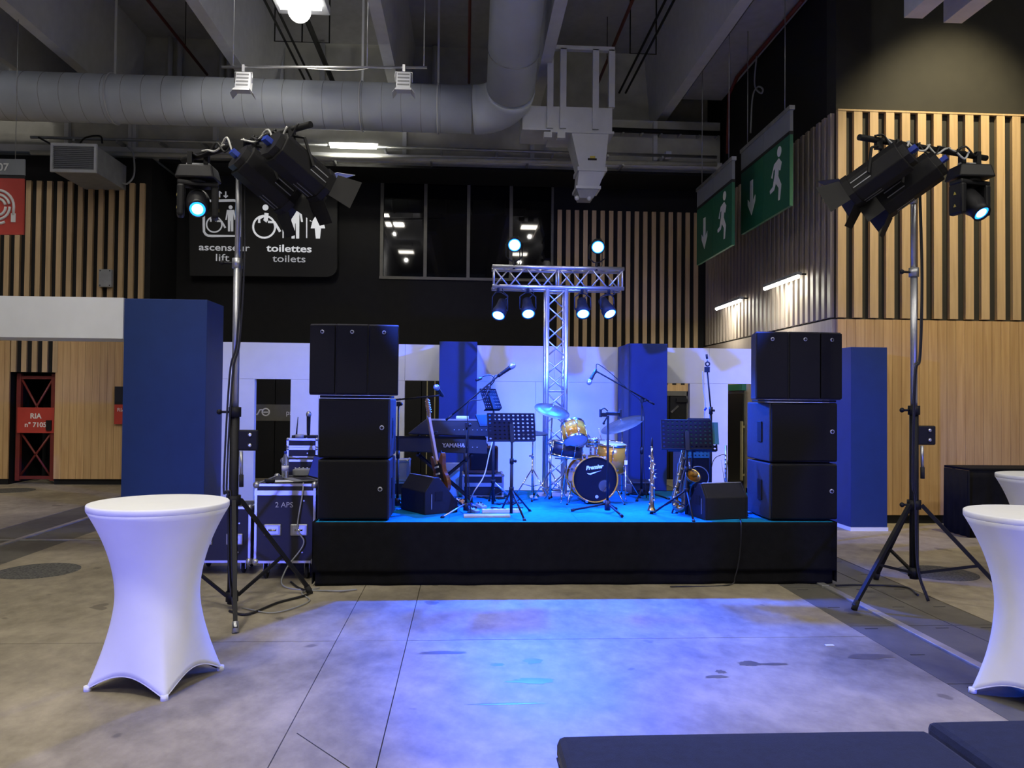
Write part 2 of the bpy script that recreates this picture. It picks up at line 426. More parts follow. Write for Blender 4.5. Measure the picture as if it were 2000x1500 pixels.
# window in back wall
win = MB()
t = .05
for px in (746, 831, 915, 998):
    x = at(px, 450, Yb).x; win.box(x-.035, x+.035, Yb-.04, Yb+.10, wz0, wz1)
win.box(wx0, wx1, Yb-.05, Yb+.10, wz0, wz0+.06); win.box(wx0, wx1, Yb-.03, Yb+.10, wz1-.05, wz1); win.box(wx1-.05, wx1, Yb-.03, Yb+.1, wz0, wz1)
window = win.build('window_1', m_frame); tag(window, kind='structure')
edges = [at(px, 450, Yb).x for px in (746, 831, 915, 998, 1081)]
for a, b in zip(edges, edges[1:]):
    MB().box(a+.035, b-.035, Yb+.03, Yb+.045, wz0+.06, wz1-.05).build('pane', m_glassd, window)
# ---- left wall: slats above, panels below, service door recess
Yl = 15.9
dx0, dx1 = at(19, 830, Yl).x, at(108, 830, Yl).x
dzt = at(60, 727, Yl).z
wl = MB(); wl.box(-22, dx0, Yl, Yl+.28, 0, 6.4); wl.box(dx1, -6.2, Yl, Yl+.28, 0, 6.4); wl.box(dx0, dx1, Yl, Yl+.28, dzt, 6.4)
wl.box(dx0-.1, dx1+.1, Yl+1.2, Yl+1.3, 0, dzt+.1); wl.box(dx0-.1, dx0, Yl+.3, Yl+1.2, 0, dzt+.1); wl.box(dx1, dx1+.1, Yl+.3, Yl+1.2, 0, dzt+.1); wl.box(dx0, dx1, Yl+.3, Yl+1.2, dzt, dzt+.1)
wl.box(-6.35, -6.2, Yl+.28, 17.3, 0, 6.39); wl.box(-22, -6.2, 17.3, 17.6, 6.4, 9.4)
wall_left = wl.build('wall_left', m_black); tag(wall_left, kind='structure')
slats(wall_left, -12.45, -6.25, .195, .095, ZS0, ZS1-.03, m_slat, 'x', .07, Yl)
slats(wall_left, dx0+.02, dx1+.1, .195, .095, dzt, ZS0-.01, m_slat, 'x', .05, Yl)
def planks(wall, a0, a1, step, z0, z1, y, m, dep=.04):
    src = None; a = a0
    while a < a1-.02:
        wd = min(step, a1-a)
        if src is None or abs(wd-step) > .001:
            o = MB().box(.002, wd-.002, -dep, 0, 0, z1-z0).build('plank', m, wall)
            if src is None: src = o
        else: o = src.copy(); col.objects.link(o); o.parent = wall
        o.location = (a, y, z0); a += step
planks(wall_left, dx1, -6.3, .14, .11, ZS0-.02, Yl, m_wood)
planks(wall_left, -12.4, dx0, .14, .11, ZS0-.02, Yl, m_wood)
# ---- right end wall (faces camera) and right side wall
Yr, Xr = 11.1, 5.3
wall_right = MB().box(Xr, 16, Yr, Yr+.3, 0, 10).build('wall_right', m_olive); tag(wall_right, kind='structure')
slats(wall_right, Xr, 12.0, .237, .125, ZS0+.02, ZS1, m_slat, 'x', .06, Yr)
planks(wall_right, Xr, 12.0, .135, .12, ZS0, Yr, m_wood, .05)
MB().box(Xr, 12.0, Yr-.065, Yr, ZS1, ZS1+.025).build('cap_rail', m_slat, wall_right)
wall_side = MB().box(Xr, Xr+.3, Yr+.3, 17.6, 0, 9.4).build('wall_east', m_black); tag(wall_side, kind='structure')
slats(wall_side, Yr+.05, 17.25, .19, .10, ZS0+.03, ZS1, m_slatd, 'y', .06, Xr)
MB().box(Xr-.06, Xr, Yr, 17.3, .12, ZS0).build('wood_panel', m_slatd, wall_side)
# wall above the beams at far right
for px, py in ((1820, -40), (1900, -30)):
    a = at(px, py, 9.2)
    MB().hexa([(a.x-.12, 7.0, a.z-.28), (a.x+.12, 7.0, a.z-.28), (a.x+.12, 9.6, a.z-.28), (a.x-.12, 9.6, a.z-.28),
               (a.x-.12, 7.0, 9.4), (a.x+.12, 7.0, 9.4), (a.x+.12, 9.6, 9.4), (a.x-.12, 9.6, 9.4)]).build('beam_stub', m_beam, ceiling)
# ---- concrete band beam over the back wall
band = MB().box(-16, 5.25, 16.2, 17.25, 6.45, 7.55).build('trim_1', m_cream); tag(band, kind='structure')
MB().box(-16, 5.25, 16.05, 16.2, 6.52, 6.66).build('band_ledge', m_beam, band)
MB().box(-6.15, 5.25, 16.1, 17.28, 6.40, 6.45).build('dark_underside', m_black, band)
for px in (130, 255, 262, 420, 790, 1040, 1280):
    x = at(px, 270, 16.1).x
    MB().box(x-.04, x+.04, 16.08, 16.2, 6.6, 7.5).build('band_bracket', m_white, band)
# baseboards
tag(MB().box(Xr, 12, Yr-.03, Yr, 0, .12).build('baseboard_right', m_black), kind='structure')
tag(MB().box(-12.4, dx0, Yl-.02, Yl, 0, .11).build('baseboard_left', m_black), kind='structure')
# ---- doors in the back wall, seen through the openings of the white set
def door(n, px0, px1, pyt, leafmat, z0=0.0):
    x0, x1 = at(px0, 850, Yb-.05).x, at(px1, 850, Yb-.05).x; zt = at((px0+px1)/2, pyt, Yb-.05).z
    d = MB().box(x0, x0+.08, Yb-.08, Yb, 0, zt).box(x1-.08, x1, Yb-.08, Yb, 0, zt).box(x0, x1, Yb-.08, Yb, zt-.1, zt).build('door_%d' % n, m_frame); tag(d, kind='structure')
    xm = (x0+x1)/2
    for a, b in ((x0+.085, xm-.01), (xm+.01, x1-.085)):
        MB().box(a, b, Yb-.06, Yb-.005, .02, zt-.11).build('door_leaf', leafmat, d)
    return d, x0, x1, zt
d1, x0, x1, zt = door(1, 455, 618, 690, m_door)
za, zb_ = at(530, 822, Yb-.07).z, at(530, 790, Yb-.07).z
MB().box(x0+.1, x1-.1, Yb-.066, Yb-.06, za, zb_).build('label_band', m_frame, d1)
lettering('parking', .15, m_wtxt, d1, facing((at(560, 807, Yb).x, Yb-.07, (za+zb_)/2)), .002, 'LEFT')
for px, k in ((505, 0), (519, 1)):
    c = at(px, 805, Yb-.07)
    q = MB()
    if k: q.ring(.075, .016, facing(c), 20, 6); q.box(c.x-.05, c.x+.05, c.y-.006, c.y+.002, c.z-.012, c.z+.012)
    else: q.tube([(c.x-.07, c.y, c.z-.05), (c.x-.02, c.y, c.z-.05), (c.x+.03, c.y, c.z+.05), (c.x+.08, c.y, c.z+.05)], .018, 6)
    q.build('pictogram', m_wtxt, d1)
d2, x0, x1, zt = door(2, 775, 870, 700, m_door)
for px in (834, 849):
    x = at(px, 800, Yb-.09).x
    MB().box(x-.011, x+.011, Yb-.10, Yb-.08, .1, zt-.15).build('brass_strip', m_dbrass, d2)
d3, x0, x1, zt = door(3, 1268, 1347, 764, m_door)
MB().box(x0-.12, x1+.12, Yb-.07, Yb, zt, zt+.14).build('wood_head', m_wood, d3)
MB().box(x1, x1+.12, Yb-.07, Yb, 0, zt).build('wood_jamb', m_wood, d3)
c = at(1318, 799, Yb-.09)
MB(facing(c) @ Matrix.Rotation(.75, 4, 'Z')).box(-.11, .11, -.022, .022, -.008, .008).build('pull_handle', m_chr, d3)
c = at(1333, 764+18, Yb-.1)
MB().box(c.x-.14, c.x+.14, Yb-.13, Yb-.07, c.z-.04, c.z+.04).build('door_closer', m_blkm, d3)
Xd = Xr-.06
ya, yb = atx(1457, 880, Xd).y, atx(1424, 880, Xd).y
zt = atx(1440, 764, Xd).z
d4 = MB().box(Xd-.03, Xd, ya, yb, 0, zt).build('door_4', m_frame); tag(d4, kind='structure')
MB().box(Xd-.05, Xd-.03, ya+.05, yb-.05, .02, zt-.05).build('door_leaf', m_door, d4)
h0, h1 = atx(1449, 938, Xd-.09), atx(1449, 823, Xd-.09)
MB().box(Xd-.11, Xd-.085, h0.y-.045, h0.y+.045, h0.z, h1.z).build('long_pull_handle', m_dbrass, d4)
for z in (h0.z+.1, h1.z-.1): MB().box(Xd-.09, Xd-.045, h0.y-.02, h0.y+.02, z-.02, z+.02).build('handle_post', m_dbrass, d4)
ex = T('exit_box', 'dark green exit box above the door with the long pull handle', 'sign', (Xd-.04, (ya+yb)/2, zt+.01))
MB().box(-.04, .04, -(yb-ya)/2, (yb-ya)/2, 0, atx(1440, 752, Xd).z-zt).build('housing', m_green, ex)
# ---- service gate with red frame in the left recess
dg = T('service_gate', 'red braced service gate with red number plate in the left wall recess', 'gate', ((dx0+dx1)/2, Yl+.14, 0))
W2 = (dx1-dx0)/2
for s in (-1, 1): MB().box(s*(W2-.10)-.04, s*(W2-.10)+.04, -.04, .04, .06, dzt-.02).build('gate_post', m_redp, dg)
for z in (.12, dzt-.1): MB().box(-W2+.1, W2-.1, -.03, .03, z-.03, z+.03).build('gate_rail', m_redp, dg)
zp0, zp1 = at(75, 846, Yl).z, at(75, 796, Yl).z
for a, b in (((-W2+.14, .15), (W2-.14, zp0)), ((W2-.14, .15), (-W2+.14, zp0)), ((-W2+.14, dzt-.14), (W2-.14, zp1-.5)), ((W2-.14, dzt-.14), (-W2+.14, zp1-.5))):
    MB().tube([(a[0], 0, a[1]), (b[0], 0, b[1])], .022, 6).build('cross_brace', m_redp, dg)
MB().box(-W2+.1, W2-.06, -.07, -.03, zp0, zp1).build('number_plate', m_red, dg)
lettering('RIA', .14, m_wtxt, dg, facing((.02, -.072, zp1-.17)), .002, bold=.003)
lettering('n° 7105', .13, m_wtxt, dg, facing((.02, -.072, zp1-.34)), .002, bold=.003)
MB().box(W2-.2, W2-.1, -.10, -.06, zp0+.05, zp0+.25).build('lock_box', m_blkm, dg)
for x, z in ((-.35, 1.0), (-.05, 1.12)): MB().box(x, x+.07, -.02, .02, z, z+.1).build('white_tag', m_wtxt, dg)
a = at(225, 828, Yl-.06); b = at(246, 755, Yl-.06); zm = at(230, 790, Yl-.06).z
hb = T('hose_point_sign', 'small black and red hose point sign half behind the large blue column', 'sign', (a.x, Yl-.06, a.z))
MB().box(0, b.x-a.x, -.05, .0, zm-a.z, b.z-a.z).build('black_panel', m_sblk, hb)
MB().box(0, b.x-a.x, -.05, .0, 0, zm-a.z).build('red_panel', m_red, hb)
lettering('RIA', .10, m_wtxt, hb, facing((.13, -.052, (zm-a.z)*.72)), .002)
a = at(196, 561, Yl-.1); b = at(220, 527, Yl-.1)
jb = T('junction_box', 'grey junction box fixed on the left wall slats', 'box', ((a.x+b.x)/2, Yl-.07, a.z))
MB().box(-.12, .12, -.1, 0, 0, b.z-a.z).build('housing', m_grey, jb, bevel=.01)
for x in (-.09, .09):
    for z in (.03, b.z-a.z-.03): MB().lathe([(.012, 0), (.012, .006)], 8, facing((x, -.1, z))).build('screw', m_blkm, jb)
# ================================================================== EXHIBITION SET (white walls, blue columns)
Yw = 11.4
pw = T('white_partition', 'white exhibition partition wall with doorway gaps behind the stage', 'partition', (0, Yw, 0))
zl = at(900, 744, Yw).z; zt = at(900, 674, Yw).z
def wx(px): return at(px, 800, Yw).x
for a, b in ((380, 497), (567, 622), (622, 790), (857, 1232), (1347, 1422), (1498, 1660)):
    a_, b_ = wx(a), wx(b)
    n = max(1, int(round((b_-a_)/1.2)))
    for i in range(n):
        MB().box(a_+(b_-a_)*i/n+.002, a_+(b_-a_)*(i+1)/n-.002, 0, .10, .0, zl-.003).build('wall_panel', m_set, pw)
ends = [wx(380), wx(497)-.3, wx(622), wx(790), wx(900), wx(1082), wx(1260), wx(1385), wx(1520), wx(1660)]
for a, b in zip(ends, ends[1:]):
    MB().box(a+.0015, b-.0015, 0, .10, zl, zt).build('lintel_panel', m_set, pw)
def column(name, label, x0, x1, y0, y1, z1, base=True):
    c = T(name, label, 'column', ((x0+x1)/2, y0, 0))
    hw = (x1-x0)/2
    MB().box(-hw, hw, 0, y1-y0, .05 if base else 0, z1).build('shaft', m_blue, c, bevel=.004)
    if base: MB().box(-hw-.008, hw+.008, -.008, y1-y0+.005, 0, .05).build('white_base', m_set, c)
    return c
Yc = 10.6
column('blue_column', 'blue square column behind the keyboards, left of the truss', at(857, 800, Yc).x, at(931, 800, Yc).x, Yc, Yw-.01, at(894, 667, Yc).z)
column('blue_column', 'blue square column behind the drum kit, right of the truss', at(1228, 800, Yc).x, at(1303, 800, Yc).x, Yc, Yw-.01, at(1265, 671, Yc).z)
Yp = 10.4
column('blue_column', 'blue square column standing right of the right speaker stack', at(1662, 850, Yp).x, at(1733, 850, Yp).x, Yp, Yr-.06, at(1700, 678, Yp).z)
Yg = 8.35
gx0, gx1 = at(241, 700, Yg).x, at(403, 700, Yg).x
column('blue_column', 'large blue square column behind the left cocktail table, carrying a white beam', gx0, gx1, Yg, Yg+.56, at(320, 584, Yg).z)
za, zb_ = at(120, 660, Yg).z, at(120, 580, Yg).z
pb = T('portal_beam', 'white beam running left from the large blue column', 'beam', (gx0, Yg, za))
MB().box(-2.2, -.002, -.02, .5, 0, zb_-za).build('beam_panel', m_set, pb)
MB().box(-4.6, -2.203, -.02, .5, 0, zb_-za).build('beam_panel', m_set, pb)
ps = column('portal_column', 'blue column at the far left end of the white portal beam', gx0-5.6, gx0-4.61, Yg, Yg+.56, at(320, 584, Yg).z)
# ================================================================== CEILING SERVICES
# ducts
du = T('ventilation_duct', 'large round grey ventilation duct running below the ceiling and turning towards us', 'duct', (at(500, 200, 14.2).x, 14.2, at(500, 215, 14.2).z))
zd = 6.93; rd = .415; Yd = 14.2
xe = .72
path = [(-13, Yd, zd), (-6, Yd, zd), (.0, Yd, zd)]
arc = [(xe-.62+.62*math.sin(q), Yd-.62*(1-math.cos(q)), zd+.16*(1-math.cos(q))) for q in [i*PI/16 for i in range(0, 9)]]
run = [(xe, Yd-.62-2.2*i, zd+.16+.95*i) for i in range(1, 3)]
MB().tube([(-13, Yd, zd), (-5, Yd, zd), (.05, Yd, zd)], rd, 32).build('duct_run', m_duct, du, w=1)
MB().tube(arc, rd+.012, 32).build('duct_elbow', m_duct, du, w=1)
MB().tube([arc[-1]]+run, rd, 32).build('duct_branch', m_duct, du, w=1)
for x in (-9.3, -6.2, -1.9, -.55): MB().ring(rd+.012, .016, Matrix.Translation((x, Yd, zd)) @ Matrix.Rotation(PI/2, 4, 'Y'), 32, 6).build('duct_hoop', m_white, du, w=1)
for i in range(26):
    x = -9.0+i*.34
    MB().ring(rd+.002, .004, Matrix.Translation((x, Yd, zd)) @ Matrix.Rotation(PI/2, 4, 'Y'), 28, 4).build('duct_seam', m_galv, du, w=1)
for x in (-6.2, -1.9, -.55): MB().box(x-.02, x+.02, Yd-.01, Yd+.01, zd+rd, 9.4).build('hanger', m_white, du, w=1)
for q in (.35, .9):
    v = Vector(run[0])*q+Vector(arc[-1])*(1-q); d = (Vector(run[0])-Vector(arc[-1]))
    MB().ring(rd+.004, .009, look(v, d), 32, 6).build('duct_seam', m_galv, du, w=1)
# plenum with outlet chute
Yq = 14.0
pl = T('air_plenum', 'white air plenum with tapering outlet chute hung beside the duct elbow', 'vent', (at(1150, 250, Yq).x, Yq, at(1150, 385, Yq).z))
a, b = at(1020, 255, Yq), at(1196, 211, Yq)
MB().box(a.x, b.x, Yq, Yq+.8, a.z+.02, b.z).build('plenum_box', m_white, pl, w=1, bevel=.006)
MB().box(at(1075, 255, Yq).x, b.x+.03, Yq-.03, Yq+.83, a.z-.02, a.z+.02).build('flange', m_white, pl, w=1)
def P2(px, py, Y): q = at(px, py, Y); return q
t0, t1, t2, t3 = P2(1116, 254, Yq), P2(1189, 256, Yq), P2(1131, 326, Yq), P2(1182, 328, Yq)
zc0 = t0.z-.02; zc1 = t2.z
MB().hexa([(t2.x, Yq, zc1), (t3.x, Yq, zc1), (t3.x, Yq+.5, zc1), (t2.x, Yq+.5, zc1), (t0.x, Yq, zc0), (t1.x, Yq, zc0), (t1.x, Yq+.7, zc0), (t0.x, Yq+.7, zc0)]).build('chute', m_white, pl, w=1)
MB().box(t2.x-.03, t3.x+.03, Yq-.03, Yq+.53, zc1-.07, zc1).build('flange', m_white, pl, w=1)
zc2 = at(1150, 362, Yq).z; zc3 = at(1150, 384, Yq).z
MB().hexa([(t2.x-.02, Yq+.05, zc2), (t3.x-.1, Yq+.05, zc2), (t3.x-.1, Yq+.5, zc2), (t2.x-.02, Yq+.5, zc2), (t2.x, Yq, zc1-.07), (t3.x, Yq, zc1-.07), (t3.x, Yq+.5, zc1-.07), (t2.x, Yq+.5, zc1-.07)]).build('outlet', m_white, pl, w=1)
MB().box(t2.x-.05, t3.x-.07, Yq+.02, Yq+.53, zc2-.05, zc2).build('flange', m_white, pl, w=1)
MB().hexa([(t2.x+.03, Yq+.1, zc3), (t3.x-.2, Yq+.1, zc3), (t3.x-.2, Yq+.45, zc3), (t2.x+.03, Yq+.45, zc3), (t2.x-.03, Yq+.05, zc2-.05), (t3.x-.1, Yq+.05, zc2-.05), (t3.x-.1, Yq+.5, zc2-.05), (t2.x-.03, Yq+.5, zc2-.05)]).build('nozzle_box', m_grey, pl, w=1)
for px in (1127, 1151): q = at(px, 386, Yq+.1); MB().ball((q.x, Yq+.12, zc3), .045).build('roller', m_white, pl, w=1)
for px in (1073, 1098, 1161, 1192):
    q = at(px, 215, Yq+.1); MB().box(q.x-.055, q.x+.055, Yq-.05, Yq+.06, a.z+.05 if px < 1190 else b.z, 8.0).build('suspension_post', m_white, pl, w=1)
MB().box(1.40, at(1199, 215, Yq).x, Yq-.05, Yq+.06, 7.98, 8.05).build('cross_bar', m_white, pl, w=1)
for px in (1070, 1096): q = at(px, 257, Yq); MB().box(q.x-.07, q.x+.07, Yq-.04, Yq+.1, a.z-.12, a.z-.02).build('post_foot', m_white, pl, w=1)
q = at(1157, 309, Yq-.02); MB().box(q.x-.08, q.x+.08, Yq-.02, Yq+.06, q.z-.03, q.z+.0).build('black_label', m_sblk, pl, w=1); MB().box(q.x-.04, q.x+.05, Yq-.02, Yq+.06, q.z, q.z+.04).build('yellow_label', m_yel, pl, w=1)
# intake box on the left wall
vb = T('vent_box', 'grey louvred vent box sticking out above the left wall slats', 'vent', (-7.07, 14.6, 5.75))
MB().box(-.38, .38, .03, 1.29, 0, .48).build('vent_duct', m_grey, vb)
fr = MB(); fr.box(-.40, .40, -.02, .03, -.02, .03).box(-.40, .40, -.02, .03, .45, .50).box(-.40, -.36, -.02, .03, .03, .45).box(.36, .40, -.02, .03, .03, .45); fr.build('vent_frame', m_white, vb)
lo = None
for i in range(12):
    o = MB().hexa([(-.36, 0, 0), (.36, 0, 0), (.36, .03, .02), (-.36, .03, .02), (-.36, 0, .005), (.36, 0, .005), (.36, .03, .025), (-.36, .03, .025)]).build('louvre', m_grey, vb) if lo is None else share(lo, vb, (0, 0, 0))
    lo = lo or o; o.location = (0, 0, .04+i*.034)
# upright white pipes by the back wall above the duct
for px in (210, 230, 325, 344, 427, 442, 545, 626, 848):
    q = at(px, 140, 16.9)
    o = T('wall_pipe', {210: 'leftmost', 230: 'second', 325: 'third', 344: 'fourth', 427: 'fifth', 442: 'sixth', 545: 'seventh', 626: 'eighth', 848: 'ninth'}[px]+' from left of the white upright pipes above the duct', 'pipe', (q.x, 17.1, 7.4), 0, 'white upright pipes above the duct')
    MB().tube([(0, 0, 0), (0, 0, 1.95)], .055, 10).build('pipe', m_white, o)
# red sprinkler pipes, dark pipe pairs
for px, py, pp, lab in ((258, 0, 385, 'far left'), (908, 0, 908, 'middle'), (1242, 0, 1172, 'right-hand')):
    X = {258: -5.5, 908: 0.0, 1242: 2.75}[px]
    sp = T('sprinkler_pipe', lab+' of the three thin dark red sprinkler pipes under the ceiling', 'pipe', (X, 8, 8.5), 0, 'red sprinkler pipes')
    MB().tube([(0, -6, 0), (0, 8.9, 0)], .03, 8).build('pipe', m_redp, sp)
    for y in (2, 5.2, 7.6): MB().tube([(0, y, 0), (0, y, .9)], .008, 6).build('hanger_rod', m_blkm, sp)
for X, lab in ((-3.35, 'left pair of thin dark cable rails beside the high lamp'), (-2.85, 'dark cable rail just right of the high lamp'), (3.3, 'pair of dark cable rails with hanging bracket near the right beam')):
    cr = T('cable_rail', lab, 'rail', (X, 8, 8.35))
    for dx in ((-.07, .07) if X != -2.85 else (0,)): MB().tube([(dx, -6, 0), (dx, 8.8, 0)], .022 if X != -2.85 else .05, 6).build('rail', m_blkm, cr)
    for y in (4.2, 6.8):
        MB().tube([(-.25, y, 1.05), (-.25, y, -.03), (.25, y, -.03), (.25, y, 1.05)], .014, 6).build('hanging_bracket', m_blkm, cr)
# conduits along the band
cds = [((0, 265), (300, 272), (480, 281), 'steel conduit along the cream band at upper left', .03),
       ((480, 283), (800, 290), (1100, 298), 'steel conduit along the cream band above the strip window', .022)]
for i, (a, b, c, lab, r) in enumerate([((60, 268), 0, (640, 283), 'steel conduit along the cream band at upper left', .03), ((640, 284), 0, (1400, 307), 'steel conduit along the cream band above the strip window', .03), ((60, 298), 0, (1400, 321), 'thin lower pipe along the cream band', .045), ((1180, 253), 0, (1440, 262), 'dark rail below the ceiling right of the air plenum', .05)]):
    Yk_ = 15.8 if i != 3 else 16.0
    A, B = at(*a, Yk_), at(*c, Yk_)
    o = T('conduit', lab, 'pipe', A)
    MB().tube([A, B], r, 8).build('pipe', [m_galv, m_galv, m_cream, m_blkm][i], o, w=1)
    n = 7
    for k in range(1, n):
        p = A.lerp(B, k/n); MB().box(p.x-.02, p.x+.02, Yk_-.02, 16.2, p.z-.06, p.z+.02).build('clip', m_galv, o, w=1)
p = at(1305, 303, 15.9)
o = T('sensor_box', 'small white sensor box on the conduit right of the air plenum', 'box', p); MB().box(-.06, .06, -.05, .05, -.07, .07).build('housing', m_set, o, bevel=.01)
# loose cables round the vent box
for pts, lab in (([(150, 292), (165, 270), (195, 266), (200, 280)], 'black cable looping over the vent box'), ([(248, 285), (260, 300), (262, 340), (250, 358), (238, 358)], 'grey cable curling down right of the vent box'), ([(75, 268), (105, 285), (118, 295)], 'short black cable left of the vent box')):
    q = [at(x, y, 15.7) for x, y in pts]
    tag(MB().tube(spline(q), .018, 6).build('cable', m_grey if 'grey' in lab else m_bcab), lab, 'cable')
# spot bar with two white floodlights
A, B = at(433, 131, 12.2), at(834, 132, 12.2)
zb = (A.z+B.z)/2
fb = T('spot_bar', 'thin steel bar hung under the ceiling carrying two white floodlights', 'bar', ((A.x+B.x)/2, 12.2, zb))
MB().tube([(A.x, 12.2, A.z), (B.x, 12.2, B.z)], .022, 8).build('bar', m_alu, fb, w=1)
for px in (455, 717, 828): q = at(px, 131, 12.2); MB().tube([(q.x, 12.2, q.z), (q.x, 12.25, 9.4)], .010, 6).build('hanger_rod', m_alu, fb, w=1)
q = [at(x, y, 12.15) for x, y in ((600, 134), (680, 138), (720, 134))]; MB().tube(spline(q), .008, 6).build('cable', m_wcab, fb, w=1)
for px, lab in ((476, 'white floodlight with barn doors at left on the spot bar'), (789, 'white floodlight with barn doors at right on the spot bar')):
    q = at(px, 131, 12.2)
    fl = T('floodlight', lab, 'lamp', q, 0)
    MB().box(-.02, .02, -.03, .03, -.08, .03).build('clamp', m_alu, fl)
    MB().tube([(-.13, 0, -.24), (-.13, 0, -.08), (.13, 0, -.08), (.13, 0, -.24)], .012, 6).build('yoke', m_alu, fl)
    Mx = Matrix.Translation((0, 0, -.23)) @ Matrix.Rotation(-.25, 4, 'X')
    MB(Mx).box(-.11, .11, -.06, .10, -.14, .14).build('housing', m_set, fl, bevel=.01)
    for z in (.09, .03, -.03, -.09): MB(Mx).box(-.09, .09, -.066, -.058, z-.012, z+.012).build('cooling_fin', m_grey, fl)
    MB(Mx).hexa([(-.13, -.12, -.22), (.13, -.12, -.22), (.13, -.11, -.22), (-.13, -.11, -.22), (-.11, -.06, -.14), (.11, -.06, -.14), (.11, -.05, -.14), (-.11, -.05, -.14)]).build('barn_door', m_set, fl)
    for s in (-1, 1): MB(Mx).hexa([(s*.17, -.06, -.23), (s*.17+.006, -.06, -.23), (s*.17+.006, .1, -.23), (s*.17, .1, -.23), (s*.11, -.06, -.14), (s*.11+.006, -.06, -.14), (s*.11+.006, .1, -.14), (s*.11, .1, -.14)]).build('barn_door', m_set, fl)
# high lamp in view plus the hall's other lamps
def high_bay(x, y, z, lab, bulb):
    hl = T('high_bay_lamp', lab, 'lamp', (x, y, z), 0, 'hall ceiling lamps')
    MB().box(-.38, .38, -.38, .38, .03, .15).build('housing', m_white, hl, bevel=.01)
    if bulb:
        MB().ball((0, 0, -.10), .165, 20, 12).build('globe', m_lamp, hl)
        for s in (-1, 1): MB().box(s*.22-.08, s*.22+.08, -.12, .12, -.03, .028).build('diffuser', m_lamp, hl)
    else: MB().box(-.36, .36, -.36, .36, .02, .029).build('diffuser', m_lamp, hl)
    for s in (-1, 1): MB().tube([(s*.3, 0, .15), (s*.3, 0, 9.4-z)], .008, 6).build('hanger_rod', m_blkm, hl)
q = at(585, 8, 11.6)
high_bay(q.x, 11.6, q.z, 'glaring white lamp with round globe at the top of the picture', True)
area('high_lamp_light', (q.x, 11.6, q.z-.42), (q.x, 11.6, 0), 40, WARM, .4, .4)
for x, y, e in HALL_LAMPS:
    high_bay(x, y, 8.95, 'square white ceiling lamp of the hall behind the viewpoint', False)
# tube lamp on the band behind the duct
q = at(690, 287, 15.75)
tl = T('tube_lamp', 'bright tube lamp on the cream band under the duct', 'lamp', (q.x, 15.75, q.z))
MB().box(-.48, .48, .02, .10, .03, .09).build('housing', m_white, tl)
MB().tube([(-.45, .02, 0), (.45, .02, 0)], .028, 10).build('tube', m_tubel, tl)
area('tube_lamp_light', (q.x, 15.70, q.z), (q.x, 16.2, q.z-.02), 14, (1, .96, .78), .9, .06)
# bulkhead lamps on the side wall
for px0, py0, px1, py1, lab in ((1493, 562, 1560, 542, 'bright tube lamp on the side wall slats, nearer of two'), (1399, 602, 1447, 588, 'bright tube lamp on the side wall slats, farther of two')):
    A, B = atx(px0, py0, Xr-.22), atx(px1, py1, Xr-.22)
    wlm = T('wall_lamp', lab, 'lamp', ((A.x, (A.y+B.y)/2, A.z)), 0, 'tube lamps on the side wall')
    zz = (A.z+B.z)/2
    MB().box(A.x-.03, A.x+.05, B.y, A.y, zz+.02, zz+.07).build('housing', m_grey, wlm, w=1)
    MB().tube([(A.x, B.y+.02, zz), (A.x, A.y-.02, zz)], .03, 10).build('tube', m_tubel, wlm, w=1)
    for y in (B.y+.1, A.y-.1): MB().tube([(A.x+.03, y, zz+.05), (Xr-.05, y, zz+.05)], .015, 6).build('arm', m_blkm, wlm, w=1)
    area('wall_lamp_light', (A.x+.02, (A.y+B.y)/2, zz-.06), (Xr, (A.y+B.y)/2, zz-.8), 45, (1, .98, .80), .1, A.y-B.y)
# ================================================================== SIGNS
def flat(name, poly, Y, m, parent, dep=.008):       # polygon given on the sign's own plane y = Y
    q = MB(); pts = [at(x, y, Y) for x, y in poly]; n = len(pts)
    q.add([(p.x, Y-dep, p.z) for p in pts]+[(p.x, Y, p.z) for p in pts], [tuple(range(n)), tuple(range(n, 2*n))[::-1]]+[(i, n+i, n+(i+1) % n, (i+1) % n) for i in range(n)])
    return q.build(name, m, parent, w=1)
def circ(cx, cy, r, n=20, a0=0, a1=2*PI): return [(cx+r*math.cos(a0+(a1-a0)*i/n), cy+r*math.sin(a0+(a1-a0)*i/n)) for i in range(n)]
Ys = 17.1
c = at(520, 543, Ys)
sg = T('wall_sign', 'large black lift and toilets sign with white pictograms on the back wall', 'sign', (c.x, Ys, c.z))
rc = [(640+20*math.cos(q), 522+20*math.sin(q)) for q in [i*PI/12 for i in range(7)]]
flat('board', [(372, 335), (660, 339)]+rc+[(374, 540)], Ys, m_sblk, sg, .10)
Yf = Ys-.101
def strokes(pts, r, m=m_emisg, par=sg):
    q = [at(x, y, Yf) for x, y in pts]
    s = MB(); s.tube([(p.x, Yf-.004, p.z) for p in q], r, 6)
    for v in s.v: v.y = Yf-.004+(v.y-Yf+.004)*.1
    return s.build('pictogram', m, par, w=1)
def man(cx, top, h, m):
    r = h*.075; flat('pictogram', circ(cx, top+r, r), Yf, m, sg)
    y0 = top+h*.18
    flat('pictogram', [(cx-h*.14, y0), (cx+h*.14, y0), (cx+h*.20, y0+h*.38), (cx+h*.15, y0+h*.38), (cx+h*.105, y0+h*.12), (cx+h*.10, top+h), (cx+h*.02, top+h), (cx+h*.01, y0+h*.42), (cx-h*.01, y0+h*.42), (cx-h*.02, top+h), (cx-h*.10, top+h), (cx-h*.105, y0+h*.12), (cx-h*.15, y0+h*.38), (cx-h*.20, y0+h*.38)], Yf, m, sg)
